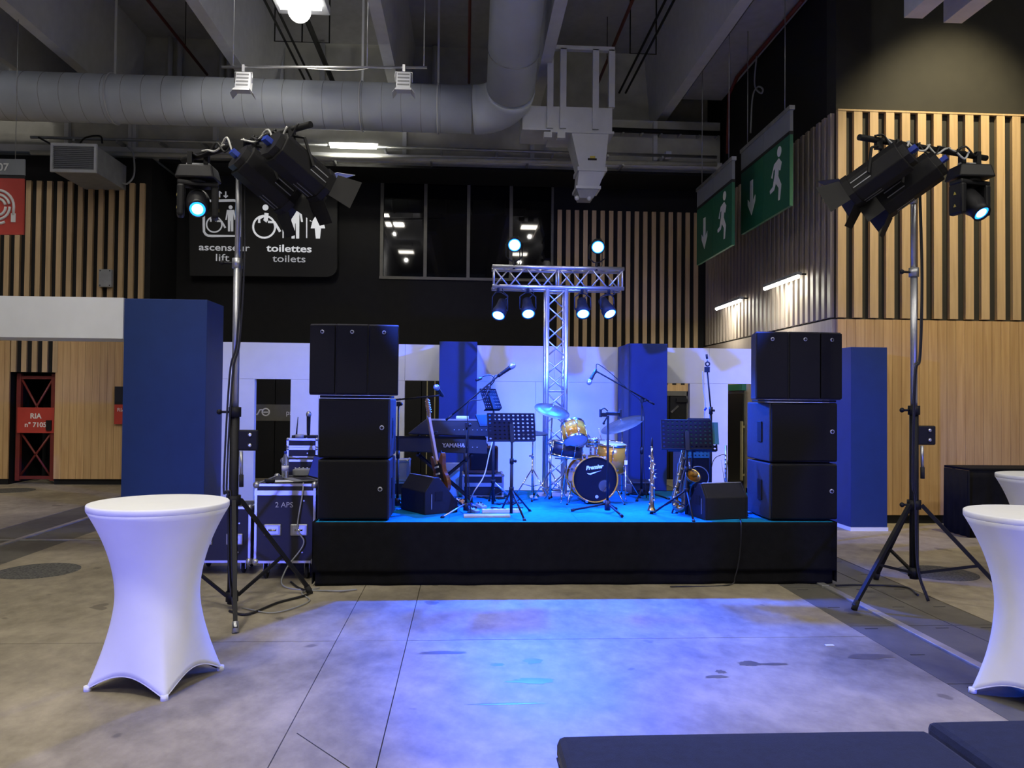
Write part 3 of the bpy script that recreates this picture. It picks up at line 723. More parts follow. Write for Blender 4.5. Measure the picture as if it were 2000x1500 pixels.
def wheel(cx, cy, r, m, k):
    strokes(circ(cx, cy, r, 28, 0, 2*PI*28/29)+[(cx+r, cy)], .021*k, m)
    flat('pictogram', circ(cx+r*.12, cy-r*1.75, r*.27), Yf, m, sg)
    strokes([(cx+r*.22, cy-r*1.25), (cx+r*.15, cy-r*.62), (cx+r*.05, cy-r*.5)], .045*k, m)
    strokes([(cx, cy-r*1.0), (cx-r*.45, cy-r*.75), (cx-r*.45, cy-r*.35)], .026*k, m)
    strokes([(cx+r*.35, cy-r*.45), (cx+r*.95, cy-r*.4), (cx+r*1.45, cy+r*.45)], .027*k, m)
wheel(418.5, 438.5, 15, m_emisg, .75); man(450.5, 401, 51, m_emisg)
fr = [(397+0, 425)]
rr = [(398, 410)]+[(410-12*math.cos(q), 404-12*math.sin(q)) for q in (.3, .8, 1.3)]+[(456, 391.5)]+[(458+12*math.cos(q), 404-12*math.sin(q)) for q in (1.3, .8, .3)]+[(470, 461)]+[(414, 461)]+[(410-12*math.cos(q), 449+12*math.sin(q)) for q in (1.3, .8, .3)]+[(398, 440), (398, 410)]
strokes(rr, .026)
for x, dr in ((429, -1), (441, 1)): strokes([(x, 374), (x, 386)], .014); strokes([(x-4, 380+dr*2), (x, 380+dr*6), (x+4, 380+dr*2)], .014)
wheel(516, 443, 21.5, m_emis, 1.0); man(577, 392, 74, m_emis)
for x in (553, 599): strokes([(x, 394), (x, 465)], .013, m_emis)
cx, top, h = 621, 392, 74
flat('pictogram', circ(cx, top+6, 5.6), Yf, m_emis, sg)
flat('pictogram', [(cx-8, 406), (cx+8, 406), (cx+16, 432), (cx+12, 433), (cx+7, 418), (cx+14, 446), (cx+6, 446), (cx+4, 466), (cx-4, 466), (cx-6, 446), (cx-14, 446), (cx-7, 418), (cx-12, 433), (cx-16, 432)], Yf, m_emis, sg)
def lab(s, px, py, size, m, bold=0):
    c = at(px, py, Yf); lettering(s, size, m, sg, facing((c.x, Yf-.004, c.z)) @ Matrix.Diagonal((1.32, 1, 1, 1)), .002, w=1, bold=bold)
lab('ascenseur', 438, 484, .20, m_emisg, .003); lab('lift', 434, 504, .22, m_emisg)
lab('toilettes', 565, 486, .215, m_emis, .004); lab('toilets', 565, 506, .21, m_emisg, .001)
# hose sign, far left
Yh = 13.0
a = at(-50, 312, Yh); b = at(49, 460, Yh)
hs = T('hose_reel_sign', 'hanging red hose reel sign with grey number strip at the far left edge', 'sign', ((a.x+b.x)/2, Yh, b.z))
flat('number_strip', [(-50, 310), (50, 312), (50, 343), (-50, 341)], Yh, m_sgrey, hs, .03)
flat('backing_strip', [(-50, 341), (50, 343), (49, 350), (-50, 348)], Yh, m_sblk, hs, .02)
flat('red_board', [(-50, 348), (49, 350), (48, 459), (-50, 459)], Yh, m_red, hs, .03)
c = at(6, 327, Yh-.032); lettering('07', .17, m_wtxt, hs, facing(c), .002, 'CENTER', w=1, bold=.002)
for r in (31, 23, 15):
    q = [at(-4+r*math.cos(t_), 404+r*math.sin(t_)*1.05, Yh-.035) for t_ in [i*2*PI/28 for i in range(22 if r > 30 else 28)]]
    if r > 30: q = [at(26, 420, Yh-.035)]+[at(-4+r*math.cos(-t_), 404+r*math.sin(-t_)*1.05, Yh-.035) for t_ in [i*2*PI/28 for i in range(24)]]
    MB().tube(q, .022, 6).build('pictogram', m_wtxt, hs, w=1)
c = at(26, 424, Yh-.035); MB().box(c.x-.035, c.x+.035, Yh-.04, Yh-.03, c.z-.08, c.z+.06).build('pictogram', m_wtxt, hs, w=1)
for px in (-30, 30): c = at(px, 312, Yh-.01); MB().tube([(c.x, Yh-.01, c.z), (c.x, Yh-.01, 9.4)], .006, 6).build('hanger_wire', m_galv, hs, w=1)
# exit signs (boards lie along the depth axis, facing the hall's middle)
def exit_sign(lab, X, pxn, pyn0, pyn1, pxf, gr):
    N0, N1 = atx(pxn, pyn0, X), atx(pxn, pyn1, X)
    Fy = atx(pxf, 400, X).y; yn = N0.y; z1, z0 = N0.z, N1.z; hh = z1-z0; ww = Fy-yn
    s = T('exit_sign', lab, 'sign', (X, yn, z0), 0, 'hanging green exit signs')
    hd = hh*.22
    for k in (0, 1):
        y0_, y1_ = ww*k/2+.006, ww*(k+1)/2-.006
        MB().box(0, .05, y0_, y1_, 0, hh-hd-.05).build('green_board', m_green, s)
        MB().box(-.005, .055, y0_, y1_, hh-hd-.05, hh-hd).build('dark_strip', m_sblk, s)
        MB().box(0, .05, y0_, y1_, hh-hd, hh).build('grey_strip', m_sgrey, s)
    MB().box(-.015, .065, -.02, ww+.02, hh, hh+.06).build('top_rail', m_galv, s)
    # pictograms: local x along -Y (so that they read from the hall), y up, lying on face x = 0
    Mx = Matrix(((0, 0, -1, -.002), (-1, 0, 0, 0), (0, 1, 0, 0), (0, 0, 0, 1)))
    gh = hh-hd-.05; ca = -ww*.75; cm = -ww*.25; k = gh
    arrow = [(-.05, .78), (.05, .78), (.05, .42), (.13, .50), (.13, .40), (0, .20), (-.13, .40), (-.13, .50), (-.05, .42)]
    MB().prism([(ca+x*k*1.25, y*k*.95+.02) for x, y in arrow], 0, .004, Mx).build('pictogram', m_wtxt, s)
    body = [(-.05, .70), (.09, .74), (.17, .66), (.13, .56), (.10, .57), (.09, .62), (.07, .50), (.12, .42), (.16, .36), (.12, .16), (.07, .16), (.085, .33), (-.0, .42), (-.05, .34), (-.17, .32), (-.18, .37), (-.09, .40), (-.03, .55), (-.02, .63), (-.07, .62), (-.10, .52), (-.14, .54)]
    MB().prism([(cm+x*k*1.25, y*k*1.05) for x, y in body], 0, .004, Mx).build('pictogram', m_wtxt, s)
    MB().prism([(cm+x, y) for x, y in circ(.10*k*1.25, .87*k, .075*k)], 0, .004, Mx).build('pictogram', m_wtxt, s)
    for y in (.12*ww, .88*ww): MB().tube([(.025, y, hh+.05), (.025, y, (8.03 if X > 4.5 else 9.4)-z0)], .007, 6).build('hanger_wire', m_galv, s)
exit_sign('nearer and larger green exit sign with white arrow and running figure', 4.7, 1543, 214, 401, 1447, 1)
exit_sign('farther and smaller green exit sign with white arrow and running figure', 4.3, 1430, 313, 478, 1361, 1)
q = [atx(x, y, 5.1) for x, y in ((1478, 110), (1474, 165), (1486, 182), (1490, 174), (1480, 170), (1470, 190), (1466, 260))]
tag(MB().tube(spline(q), .016, 6).build('cable', m_grey), 'loose grey cable curling down above the exit signs', 'cable')
q = [atx(x, y, 5.15) for x, y in ((1568, 0), (1500, 80), (1440, 150), (1424, 185), (1421, 300))]
tag(MB().tube(q, .035, 8).build('pipe', m_redp), 'dark red pipe following the ceiling edge above the exit signs', 'pipe')
# ================================================================== STAGE
SZ = .582; Yst = 7.38; Yse = 9.95
sx0, sx1 = atz(614, 1141, 0).x, atz(1634, 1141, 0).x
st_ = T('stage_platform', 'low stage platform with blue-lit deck and black cloth skirt', 'stage', ((sx0+sx1)/2, Yst, 0))
nx, ny = 4, 3
for i in range(nx):
    for j in range(ny):
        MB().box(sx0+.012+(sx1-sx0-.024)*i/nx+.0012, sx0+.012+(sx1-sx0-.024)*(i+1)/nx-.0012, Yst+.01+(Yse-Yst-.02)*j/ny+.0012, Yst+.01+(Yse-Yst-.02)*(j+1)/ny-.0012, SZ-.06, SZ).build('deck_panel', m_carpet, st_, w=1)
def skirt(x0, y0, x1, y1, z0, z1, off, m, name, n=70, amp=.006):
    q = MB(); d = Vector((x1-x0, y1-y0, 0)); L = d.length; d /= L; nn = Vector((d.y, -d.x, 0)); vs = []; fs = []
    R = random.Random(int(x0*10)+int(z1*100))
    ph = [R.uniform(0, 6) for _ in range(4)]
    zs = [z1, z1-.04, (z0+z1)/2, z0+.03, z0]
    for i in range(n+1):
        s = L*i/n; p = Vector((x0, y0, 0))+d*s
        wv = amp*(math.sin(s*9+ph[0])+.7*math.sin(s*17+ph[1])+.5*math.sin(s*4+ph[2]))
        for k, z in enumerate(zs): vs.append(p+nn*(off+wv*(k/4.))+Vector((0, 0, z)))
    for i in range(n):
        for k in range(4): fs.append((i*5+k, i*5+k+1, i*5+5+k+1, i*5+5+k))
    q.add(vs, fs, True); o = q.build(name, m, st_, w=1)
    sd = o.modifiers.new('thickness', 'SOLIDIFY'); sd.thickness = .006; sd.offset = -1
    return o
skirt(sx0, Yst, sx1, Yst, .13, SZ+.004, .012, m_bfab, 'skirt_upper')
skirt(sx0+.02, Yst+.02, sx1-.03, Yst+.02, .004, .16, .008, m_bfab, 'skirt_lower', 70, .008)
skirt(sx1, Yst, sx1, Yse, .02, SZ+.004, .012, m_bfab, 'skirt_upper', 30)
skirt(sx0, Yse, sx0, Yst, .02, SZ+.004, .012, m_bfab, 'skirt_upper', 30)
skirt(sx1, Yse, sx0, Yse, .02, SZ+.004, .012, m_bfab, 'skirt_upper', 50)
MB().box(sx0+.05, sx1-.05, Yst+.05, Yse-.05, .02, SZ-.06).build('frame', m_blkm, st_, w=1)
def st(px, py): return atz(px, py, SZ)
# ---- speaker stacks
def badge(par, x, y, z, r=.022):
    M = facing((x, y, z))
    b = MB().lathe([(r, -.004), (r, .004), (r*.8, .006)], 16, M).build('badge', m_alu, par)
    MB(M @ Matrix.Rotation(PI/4, 4, 'Z')).box(-r*.5, r*.5, -r*.5, r*.5, .006, .010).build('emblem', m_black, b)
def sub(label, x0, x1, z0, z1, y0, dep, bx, side):
    s = T('subwoofer', label, 'speaker', ((x0+x1)/2, y0, z0), 0, 'subwoofers of the speaker stacks')
    hw, h = (x1-x0)/2, z1-z0
    MB().box(-hw, hw, .03, dep, .012, h-.004).build('cabinet', m_cab, s, bevel=.012)
    MB().box(-hw+.012, hw-.012, .0, .03, .022, h-.014).build('grille', m_grill, s, bevel=.010)
    badge(s, bx, -.004, h*.52)
    for sd in (-1, 1):
        c = MB().box(sd*hw-.012, sd*hw+.004, dep*.42-.055, dep*.42+.055, h*.5-.10, h*.5+.10)
        hd = c.build('side_handle', m_blkm, s, bevel=.004)
        MB().box(sd*hw-.02 if sd > 0 else sd*hw-.0065, sd*hw+.0065 if sd > 0 else sd*hw+.02, dep*.42-.035, dep*.42+.035, h*.5-.07, h*.5+.07).build('grip_recess', m_black, hd)
    for x in (-hw+.07, hw-.07):
        for y in (.1, dep-.1): MB().lathe([(.025, 0), (.025, .014)], 10, Matrix.Translation((x, y, 0))).build('foot', m_rub, s)
    return s
def top_box(label, cx, cy, z, wf, wr, dep, h, rz, badge_x=0):
    s = T('array_speaker', label, 'speaker', (cx, cy, z), rz, 'upright speakers on the stacks')
    MB().hexa([(-wf/2, .025, 0), (wf/2, .025, 0), (wr/2, dep, 0), (-wr/2, dep, 0), (-wf/2, .025, h), (wf/2, .025, h), (wr/2, dep, h), (-wr/2, dep, h)]).build('cabinet', m_cab, s, bevel=.01)
    MB().box(-wf/2+.008, wf/2-.008, 0, .025, .012, h-.012).build('grille', m_grill, s, bevel=.006)
    badge(s, badge_x, -.003, h-.075, .018)
    return s
def stack(side, pxs, ybot, ymid, ytop, yarr0, yarr1, apx, bpx, words):
    Y0 = Yst+.05
    x0, x1 = at(pxs[0], 950, Y0).x, at(pxs[1], 950, Y0).x
    z1 = at(pxs[0], ymid, Y0).z; z2 = at(pxs[0], ytop, Y0).z
    xm = (x0+x1)/2
    bx = [at(b, 900, Y0).x-xm for b in bpx[:2]]
    dep = .64
    sub('lower subwoofer of the %s speaker stack, on the stage deck' % words, x0, x1, SZ+.002, z1, Y0, dep, bx[1], side)
    sub('upper subwoofer of the %s speaker stack' % words, x0, x1, z1+.001, z2, Y0, dep, bx[0], side)
    za = at(apx[0], yarr1, Y0).z; zt = at(apx[0], yarr0, Y0).z
    pl_ = T('stacking_plate', 'black stacking plate under the upright speakers of the %s stack' % words, 'plate', (xm, Y0+.03, z2+.001))
    MB().box(-(x1-x0)/2+.01, (x1-x0)/2-.01, 0, .5, 0, za-z2-.004).build('plate', m_blkm, pl_, bevel=.004)
    xs_ = [at(p, 700, Y0-.02).x for p in apx]
    mid = (xs_[1]+xs_[2])/2
    names = ['left-hand', 'middle', 'right-hand']
    for i in range(3):
        a, b = xs_[i], xs_[i+1]; wd = b-a-.001
        rz = (-.16, 0, .16)[i] if True else 0
        rz = {0: .0, 1: 0, 2: 0}[i] + (i-1)*.15
        cx = (a+b)/2
        cy = Y0-.05+(.028 if i != 1 else 0)
        top_box('%s upright speaker on top of the %s stack' % (names[i], words), cx, cy, za, wd/math.cos(.15) if i != 1 else wd, wd*.78, .40, zt-za, rz)
stack(-1, (619, 760), 1018, 897, 777, 632, 771, (602, 656, 720, 779), (745, 743), 'left')
stack(1, (1505, 1638), 1020, 905, 785, 647, 780, (1478, 1539, 1601, 1648), (1625, 1624), 'right')
# ---- wedge monitors
def wedge(label, x, y, rz, wd=.58, dep=.46, h=.36):
    s = T('wedge_monitor', label, 'speaker', (x, y, SZ), rz, 'wedge monitors on stage')
    prof = [(0, 0), (dep, 0), (dep, .10), (dep*.42, h), (.10, h), (0, h*.62)]   # local y (back -> front), z ; grille is the slope
    M = Matrix(((0, 0, 1, -wd/2), (1, 0, 0, 0), (0, 1, 0, 0), (0, 0, 0, 1)))
    MB().prism(prof, .02, wd-.02, M).build('cabinet', m_wedge, s, bevel=.008)
    for a, b in ((0, .022), (wd-.022, wd)):
        sd = MB().prism([(p[0]*1.0, p[1]) for p in prof], a, b, M).build('end_cheek', m_wedge, s, bevel=.006)
        k = 1 if a else -1
        xh = k*wd/2
        MB().box(xh-.004, xh+.004, dep*.30, dep*.52, .13, .22).build('handle_recess', m_black, sd)
        MB().box(xh-.005, xh+.005, dep*.18, dep*.20, .05, .20).build('trim_strip', m_alu, sd)
    d = Vector((0, dep-dep*.42, .10-h)); n = Vector((0, -d.z, d.y)).normalized()
    p0 = Vector((0, dep*.42, h)); p1 = Vector((0, dep, .10)); q = MB()
    w2 = wd/2-.035; a = p0.lerp(p1, .06); b = p0.lerp(p1, .94)
    q.hexa([Vector((-w2, 0, 0))+a, Vector((w2, 0, 0))+a, Vector((w2, 0, 0))+b, Vector((-w2, 0, 0))+b, Vector((-w2, 0, 0))+a+n*.012, Vector((w2, 0, 0))+a+n*.012, Vector((w2, 0, 0))+b+n*.012, Vector((-w2, 0, 0))+b+n*.012]).build('grille', m_grill, s)
    MB().tube([(-wd/2+.02, .10, h+.003), (wd/2-.02, .10, h+.003)], .006, 6).build('edge_bead', m_grey, s)
    for x_ in (-wd/2+.06, wd/2-.06): MB().lathe([(.02, -.0), (.02, .006)], 8, Matrix.Translation((x_, .06, 0))).build('foot', m_rub, s)
    return s
p = st(806, 1008); wedge('black wedge monitor in front of the guitar, beside the left speaker stack', p.x-.02, p.y+.27, -1.0, .50, .38, .36)
p = st(1410, 1017); wedge('black wedge monitor beside the right speaker stack', p.x+.07, p.y+.07, .20, .46, .36, .34)
# ---- truss T with LED cans
Yt = 9.5; tw = .235
xt = at(1084, 800, Yt).x
zt0, zt1 = at(1084, 564, Yt).z, at(1084, 526, Yt).z
tx0, tx1 = at(961, 545, Yt).x, at(1215, 545, Yt).x
tr = T('truss_tower', 'T-shaped aluminium lighting truss standing behind the drum kit', 'truss', (xt, Yt, SZ))
def truss(p0, p1, u, v, wdt, par, step=.25):
    p0, p1, u, v = Vector(p0), Vector(p1), Vector(u), Vector(v); L = (p1-p0).length; d = (p1-p0)/L
    cs = [(a*wdt/2, b*wdt/2) for a, b in ((-1, -1), (1, -1), (1, 1), (-1, 1))]
    for a, b in cs: o_ = u*a+v*b; MB().tube([p0+o_, p1+o_], .024, 10).build('chord', m_alu, par, w=1)
    n = max(2, int(round(L/step)))
    for k in range(4):
        A = u*cs[k][0]+v*cs[k][1]; B = u*cs[(k+1) % 4][0]+v*cs[(k+1) % 4][1]
        for i in range(n):
            s0, s1 = p0+d*(L*i/n), p0+d*(L*(i+1)/n)
            a, b = (A, B) if (i+k) % 2 else (B, A)
            MB().tube([s0+a, s1+b], .009, 6).build('brace', m_alu, par, w=1)
        for e in (.02, L-.02, L*.5): MB().tube([p0+d*e+A, p0+d*e+B], .010, 6).build('end_strut', m_alu, par, w=1)
zc = (zt0+zt1)/2; th = zt1-zt0
truss((tx0, Yt, zc), (tx1, Yt, zc), (0, 1, 0), (0, 0, 1), th, tr, .2)
truss((xt, Yt, SZ+.03), (xt, Yt, zt0-.02), (1, 0, 0), (0, 1, 0), .225, tr, .21)
MB().box(xt-.2, xt+.2, Yt-.2, Yt+.2, SZ, SZ+.012).build('base_plate', m_alu, tr, w=1)
CAN_E = 1500
def can(lab, px, py, tgt, upright, e):
    Yc_ = Yt-.22
    p = at(px, py, Yc_); d = (Vector(tgt)-p).normalized()
    cz = zt1+.02 if upright else zt0-.02
    s = T('led_can', lab, 'lamp', (p.x, Yt-.12, cz), 0, 'blue LED cans on the truss')
    M = look(p, d); r = .083
    MB(M).lathe([(.03, -.25), (.055, -.245), (.062, -.16), (r*.9, -.10), (r, -.08), (r, .0), (r-.008, .0), (r-.010, -.012)], 24).build('can_body', m_blkm, s, w=1)
    MB(M).lathe([(.040, -.008), (.075, -.011), (r-.009, -.011)], 24).build('lens_ring', m_ringl, s, w=1)
    MB(M).lathe([(0.001, -.003), (.045, -.004), (.062, -.007)], 24).build('lens', m_core, s, w=1)
    sx = M.to_3x3() @ Vector((1, 0, 0)); c = M @ Vector((0, 0, -.09))
    top = Vector((p.x, Yt-.12, cz+(.05 if upright else -.05)))
    A, B = c+sx*(r+.012), c-sx*(r+.012)
    k = (top.z-c.z)*.75
    MB(M).tube([(r+.012, 0, -.09), (r-.004, 0, -.09)], .012, 8).tube([(-r-.012, 0, -.09), (-r+.004, 0, -.09)], .012, 8).build('knob', m_blkm, s, w=1)
    MB().tube([A, A+Vector((0, .02, k)), top+sx*.03, top-sx*.03, B+Vector((0, .02, k)), B], .008, 6).build('yoke', m_blkm, s, w=1)
    MB().tube([top, (top.x, Yt-.12, cz-(.045 if upright else -.045))], .018, 8).build('clamp', m_blkm, s, w=1)
    q = [M @ Vector((0, 0, -.25)), M @ Vector((.06, .03, -.30)), top+Vector((.07, .02, 0)), Vector((p.x+.05, Yt-.10, cz))]
    MB().tube(spline(q), .006, 6).build('cable', m_bcab, s, w=1)
    L = spot('led_can_light', M @ Vector((0, 0, .01)), tgt, e, DEEP, 46 if upright else 64, .65, .055)
cans = [('leftmost lower blue LED can under the truss', 973, 617, (-.3, 7.6, .6), 0, 1), ('second lower blue LED can under the truss, left of the tower', 1032, 614, (.8, 7.3, .5), 0, 1),
        ('lower blue LED can under the truss, just right of the tower', 1139, 614, (1.3, 7.3, .5), 0, 1), ('rightmost lower blue LED can under the truss', 1192, 614, (2.5, 7.6, .6), 0, 1),
        ('left blue LED can standing on top of the truss', 1005, 479, (.3, 2.0, .4), 1, .35), ('right blue LED can standing on top of the truss', 1168, 483, (.9, 2.0, .4), 1, .35)]
for a, px, py, tg, u_, k in cans: can(a, px, py, tg, u_, CAN_E*k)
# ================================================================== LIGHTING STANDS
FRONT = []
def light_stand(lab, cx, cy, angs, R, zcol, zbr, ztop, zmid, zw, bar0, bar1, words):
    s = T('lighting_stand', lab, 'stand', (cx, cy, 0))
    c = Vector((cx, cy, 0)); V = lambda x, y, z: c+Vector((x, y, z))
    MB().tube([V(0, 0, zbr-.06), V(0, 0, zmid)], .038, 14).build('lower_mast', m_blkm, s, w=1)
    MB().tube([V(0, 0, zmid-.05), V(0, 0, zmid+1.25)], .029, 12).build('middle_mast', m_galv, s, w=1)
    MB().tube([V(0, 0, zmid+1.2), V(0, 0, ztop)], .022, 12).build('upper_mast', m_galv, s, w=1)
    for z, r in ((zmid, .05), (zcol, .058), (zmid+1.22, .042), (zbr, .05)):
        MB().tube([V(0, 0, z-.04), V(0, 0, z+.04)], r, 14).build('collar', m_blkm if z < zmid+1 else m_galv, s, w=1)
    for z in (zmid, zmid+1.22, zcol): MB().tube([V(-.12 if z != zcol else -.1, -.02, z), V(0, 0, z)], .010, 6).ball(V(-.12, -.02, z), .022, 8, 6).build('clamp_knob', m_blkm, s, w=1)
    for i, a in enumerate(angs):
        dx, dy = math.cos(a), math.sin(a)
        A, B = V(dx*.06, dy*.06, zcol), V(dx*R, dy*R, .03)
        MB().tube([A, B], .022, 4).build('leg', m_blkm, s, w=1)
        MB().tube([B+(A-B)*.05, V(dx*R*1.005, dy*R*1.005, .0)], .026, 8).build('foot', m_galv if i == 0 and words == 'left' else m_rub, s, w=1)
        m = A.lerp(B, .60)
        MB().tube([V(dx*.05, dy*.05, zbr), m], .016, 4).build('brace', m_blkm, s, w=1)
    wp = MB().box(cx+.03, cx+.19, cy-.02, cy+.02, zw-.085, zw+.085).build('winch_plate', m_blkm, s, w=1, bevel=.012)
    for z in (-.04, .045): MB(facing((cx+.13, cy-.022, zw+z)) ).lathe([(.016, 0), (.016, .008), (.008, .012)], 10).build('bolt', m_alu, wp, w=1)
    MB().tube([V(.06, -.02, zw-.09), V(.065, -.02, zw-.30)], .014, 8).build('crank_handle', m_galv, s, w=1)
    MB().tube([V(.065, -.02, zw-.28), V(.066, -.02, zw-.38)], .018, 8).build('crank_grip', m_rub, s, w=1)
    MB().tube([bar0, bar1], .026, 12).build('crossbar', m_blkm, s, w=1)
    cc = Vector(bar0).lerp(Vector(bar1), .48)
    MB().tube([V(0, 0, ztop-.25), V(0, 0, ztop-.02)], .034, 12).build('spigot', m_galv, s, w=1)
    MB().cbox(V(0, 0, ztop), (.09, .09, .09)).build('bar_clamp', m_blkm, s, w=1)
    # cables: clipped along the mast, and looping over the bar
    q = [V(.03, -.03, ztop-.1), V(.045, -.04, ztop-.9), V(.02, -.05, ztop-1.6), V(-.03, -.06, zmid+.3), V(-.06, -.07, zmid-.6), V(-.03, -.06, zcol+.05), V(-.01, -.06, .3), V(.05, -.12, .012)]
    for k, m in enumerate((m_bcab, m_bcab)):
        tag(MB().tube(spline([p+Vector((k*.02, k*.012, 0)) for p in q], 8), .008, 6).build('cable', m), ('black' if k == 0 else 'second black')+' cable running down the mast of the %s lighting stand' % words, 'cable')
    R_ = random.Random(len(words)); b0, b1 = Vector(bar0), Vector(bar1)
    for k in range(9):
        t0_ = .10+.08*k; a = b0.lerp(b1, t0_); b = b0.lerp(b1, min(.98, t0_+.18)); m_ = (a+b)/2
        sgn = 1 if k % 3 else -1
        q = [a+Vector((0, -.03, .02)), a.lerp(b, .3)+Vector((0, -.06, sgn*(.05-.12*R_.random()))), m_+Vector((.03, -.07, -.12*R_.random())), b+Vector((0, -.03, .025))]
        tag(MB().tube(spline(q, 8), .009, 6).build('cable', m_wcab if k % 2 else m_bcab), ('white' if k % 2 else 'black')+' cable looped over the crossbar of the %s lighting stand, %s loop from the left' % (words, 'first second third fourth fifth sixth seventh eighth ninth'.split()[k]), 'cable', 'looped cables on the %s stand' % words)
    return s
def fresnel(lab, hang, ctr, tgt, words, bright, lights=()):
    s = T('theatre_spotlight', lab, 'lamp', hang)
    c = Vector(ctr); d = (Vector(tgt)-c).normalized(); M = look(c, d); hw = .132; k = .07
    oct_ = [(-hw, -hw+k), (-hw+k, -hw), (hw-k, -hw), (hw, -hw+k), (hw, hw-k), (hw-k, hw), (-hw+k, hw), (-hw, hw-k)]
    MB(M).prism(oct_, -.27, .22).build('body', m_blkm, s, w=1, bevel=.008)
    MB(M).prism([(x*.8, y*.8) for x, y in oct_], -.32, -.27).build('rear_cap', m_blkp, s, w=1)
    MB(M).prism([(x*1.06, y*1.06) for x, y in oct_], .17, .225).build('front_ring', m_blkm, s, w=1)
    for sx_ in (-1, 1):
        for j in (-.025, .025):
            MB(M).box(sx_*(hw+.001)-.003, sx_*(hw+.001)+.003, j-.004, j+.004, .0, .16).build('vent_slot', m_galv, s, w=1)
    for j in (-.025, .025): MB(M).box(j-.004, j+.004, hw-.002, hw+.004, .0, .16).box(j-.004, j+.004, -hw-.004, -hw+.002, .0, .16).build('vent_slot', m_galv, s, w=1)
    MB(M).lathe([(.001, .223), (.09, .216), (.092, .214)], 24).build('lens', m_flens if lights else m_glassd, s, w=1)
    for e, cl_ in lights: spot('theatre_spot_light', M @ Vector((0, 0, .235)), tgt, e, cl_, 57, .6, .05)
    for i in range(4):
        R4 = M @ Matrix.Rotation(i*PI/2, 4, 'Z')
        o_ = .62
        MB(R4).hexa([(hw*1.02, -.10, .225), (hw*1.02+.004, -.10, .225), (hw*1.02+.004, .10, .225), (hw*1.02, .10, .225),
                     (hw+.11, -.085 if i % 2 else -.13, .385), (hw+.114, -.085 if i % 2 else -.13, .385), (hw+.114, .085 if i % 2 else .13, .385), (hw+.11, .085 if i % 2 else .13, .385)]).build('barn_door', m_set if (bright and i == 1) else m_blkm, s, w=1)  # one black door coloured white to stand in for light on its face
    X = M.to_3x3() @ Vector((1, 0, 0)); h = Vector(hang)
    A, B = c+X*(hw+.022), c-X*(hw+.022); tp = h+Vector((0, 0, -.06))
    MB().tube([A, A+(tp-c)*.85, tp+X*.04, tp-X*.04, B+(tp-c)*.85, B], .013, 4).build('yoke', m_blkm, s, w=1)
    MB().cbox(h+Vector((0, 0, -.03)), (.05, .05, .09)).build('hook_clamp', m_blkm, s, w=1)
    MB(M).box(-.03, .03, -.02, .02, -.38, -.32).build('plug', m_bluc, s, w=1)
def moving_head(lab, hang, tgt, e, words):
    s = T('moving_head', lab, 'lamp', hang)
    h = Vector(hang)
    MB().box(h.x-.10, h.x+.10, h.y-.02, h.y+.02, h.z-.10, h.z-.07).build('bracket', m_galv, s, w=1)
    for x in (-.07, .07): MB().box(h.x+x-.02, h.x+x+.02, h.y-.03, h.y+.03, h.z-.08, h.z+.03).build('hook_clamp', m_blkm, s, w=1)
    MB().hexa([(h.x-.17, h.y-.12, h.z-.22), (h.x+.17, h.y-.12, h.z-.22), (h.x+.17, h.y+.12, h.z-.22), (h.x-.17, h.y+.12, h.z-.22), (h.x-.14, h.y-.10, h.z-.10), (h.x+.14, h.y-.10, h.z-.10), (h.x+.14, h.y+.10, h.z-.10), (h.x-.14, h.y+.10, h.z-.10)]).build('base', m_blkp, s, w=1, bevel=.015)
    MB().lathe([(.09, 0), (.09, .03)], 16, Matrix.Translation(h+Vector((0, 0, -.25)))).build('pan_hub', m_blkm, s, w=1)
    c = h+Vector((0, 0, -.42)); d = (Vector(tgt)-c); 
    az = math.atan2(d.y, d.x); X = Vector((-math.sin(az), math.cos(az), 0)); Dh = Vector((math.cos(az), math.sin(az), 0))
    Mr = Matrix(((X.x, Dh.x, 0, c.x), (X.y, Dh.y, 0, c.y), (0, 0, 1, c.z), (0, 0, 0, 1)))
    MB(Mr).box(-.17, .17, -.07, .07, .14, .185).build('yoke_bridge', m_blkp, s, w=1, bevel=.015)
    for k in (-1, 1):
        a = MB(Mr).prism([(k*.17, -.13), (k*.11, -.13), (k*.105, .15), (k*.17, .15)][::k], -.075, .075, Matrix(((1, 0, 0, 0), (0, 0, 1, 0), (0, 1, 0, 0), (0, 0, 0, 1)))).build('yoke_arm', m_blkp, s, w=1, bevel=.02)
        for z in (.06, -.05): MB(Mr).add([(k*.171, -.015, z-.012), (k*.171, .015, z-.012), (k*.171, 0, z+.015), (k*.174, -.015, z-.012), (k*.174, .015, z-.012), (k*.174, 0, z+.015)], [(0, 1, 2), (3, 5, 4), (0, 3, 4, 1), (1, 4, 5, 2), (2, 5, 3, 0)]).build('warning_label', m_yel, a, w=1)
    M = look(c, d)
    MB(M).lathe([(.02, -.17), (.07, -.165), (.095, -.12), (.10, -.02), (.098, .06), (.078, .13), (.078, .19), (.066, .19), (.064, .17)], 24).build('head', m_blkp, s, w=1)
    MB(M).lathe([(.030, .178), (.055, .176), (.066, .174)], 24).build('lens_ring', m_ringl, s, w=1)
    MB(M).lathe([(.001, .186), (.028, .184), (.045, .178)], 24).build('lens', m_core, s, w=1)
    spot('moving_head_light', M @ Vector((0, 0, .20)), tgt, e, DEEP, 34, .6, .04)
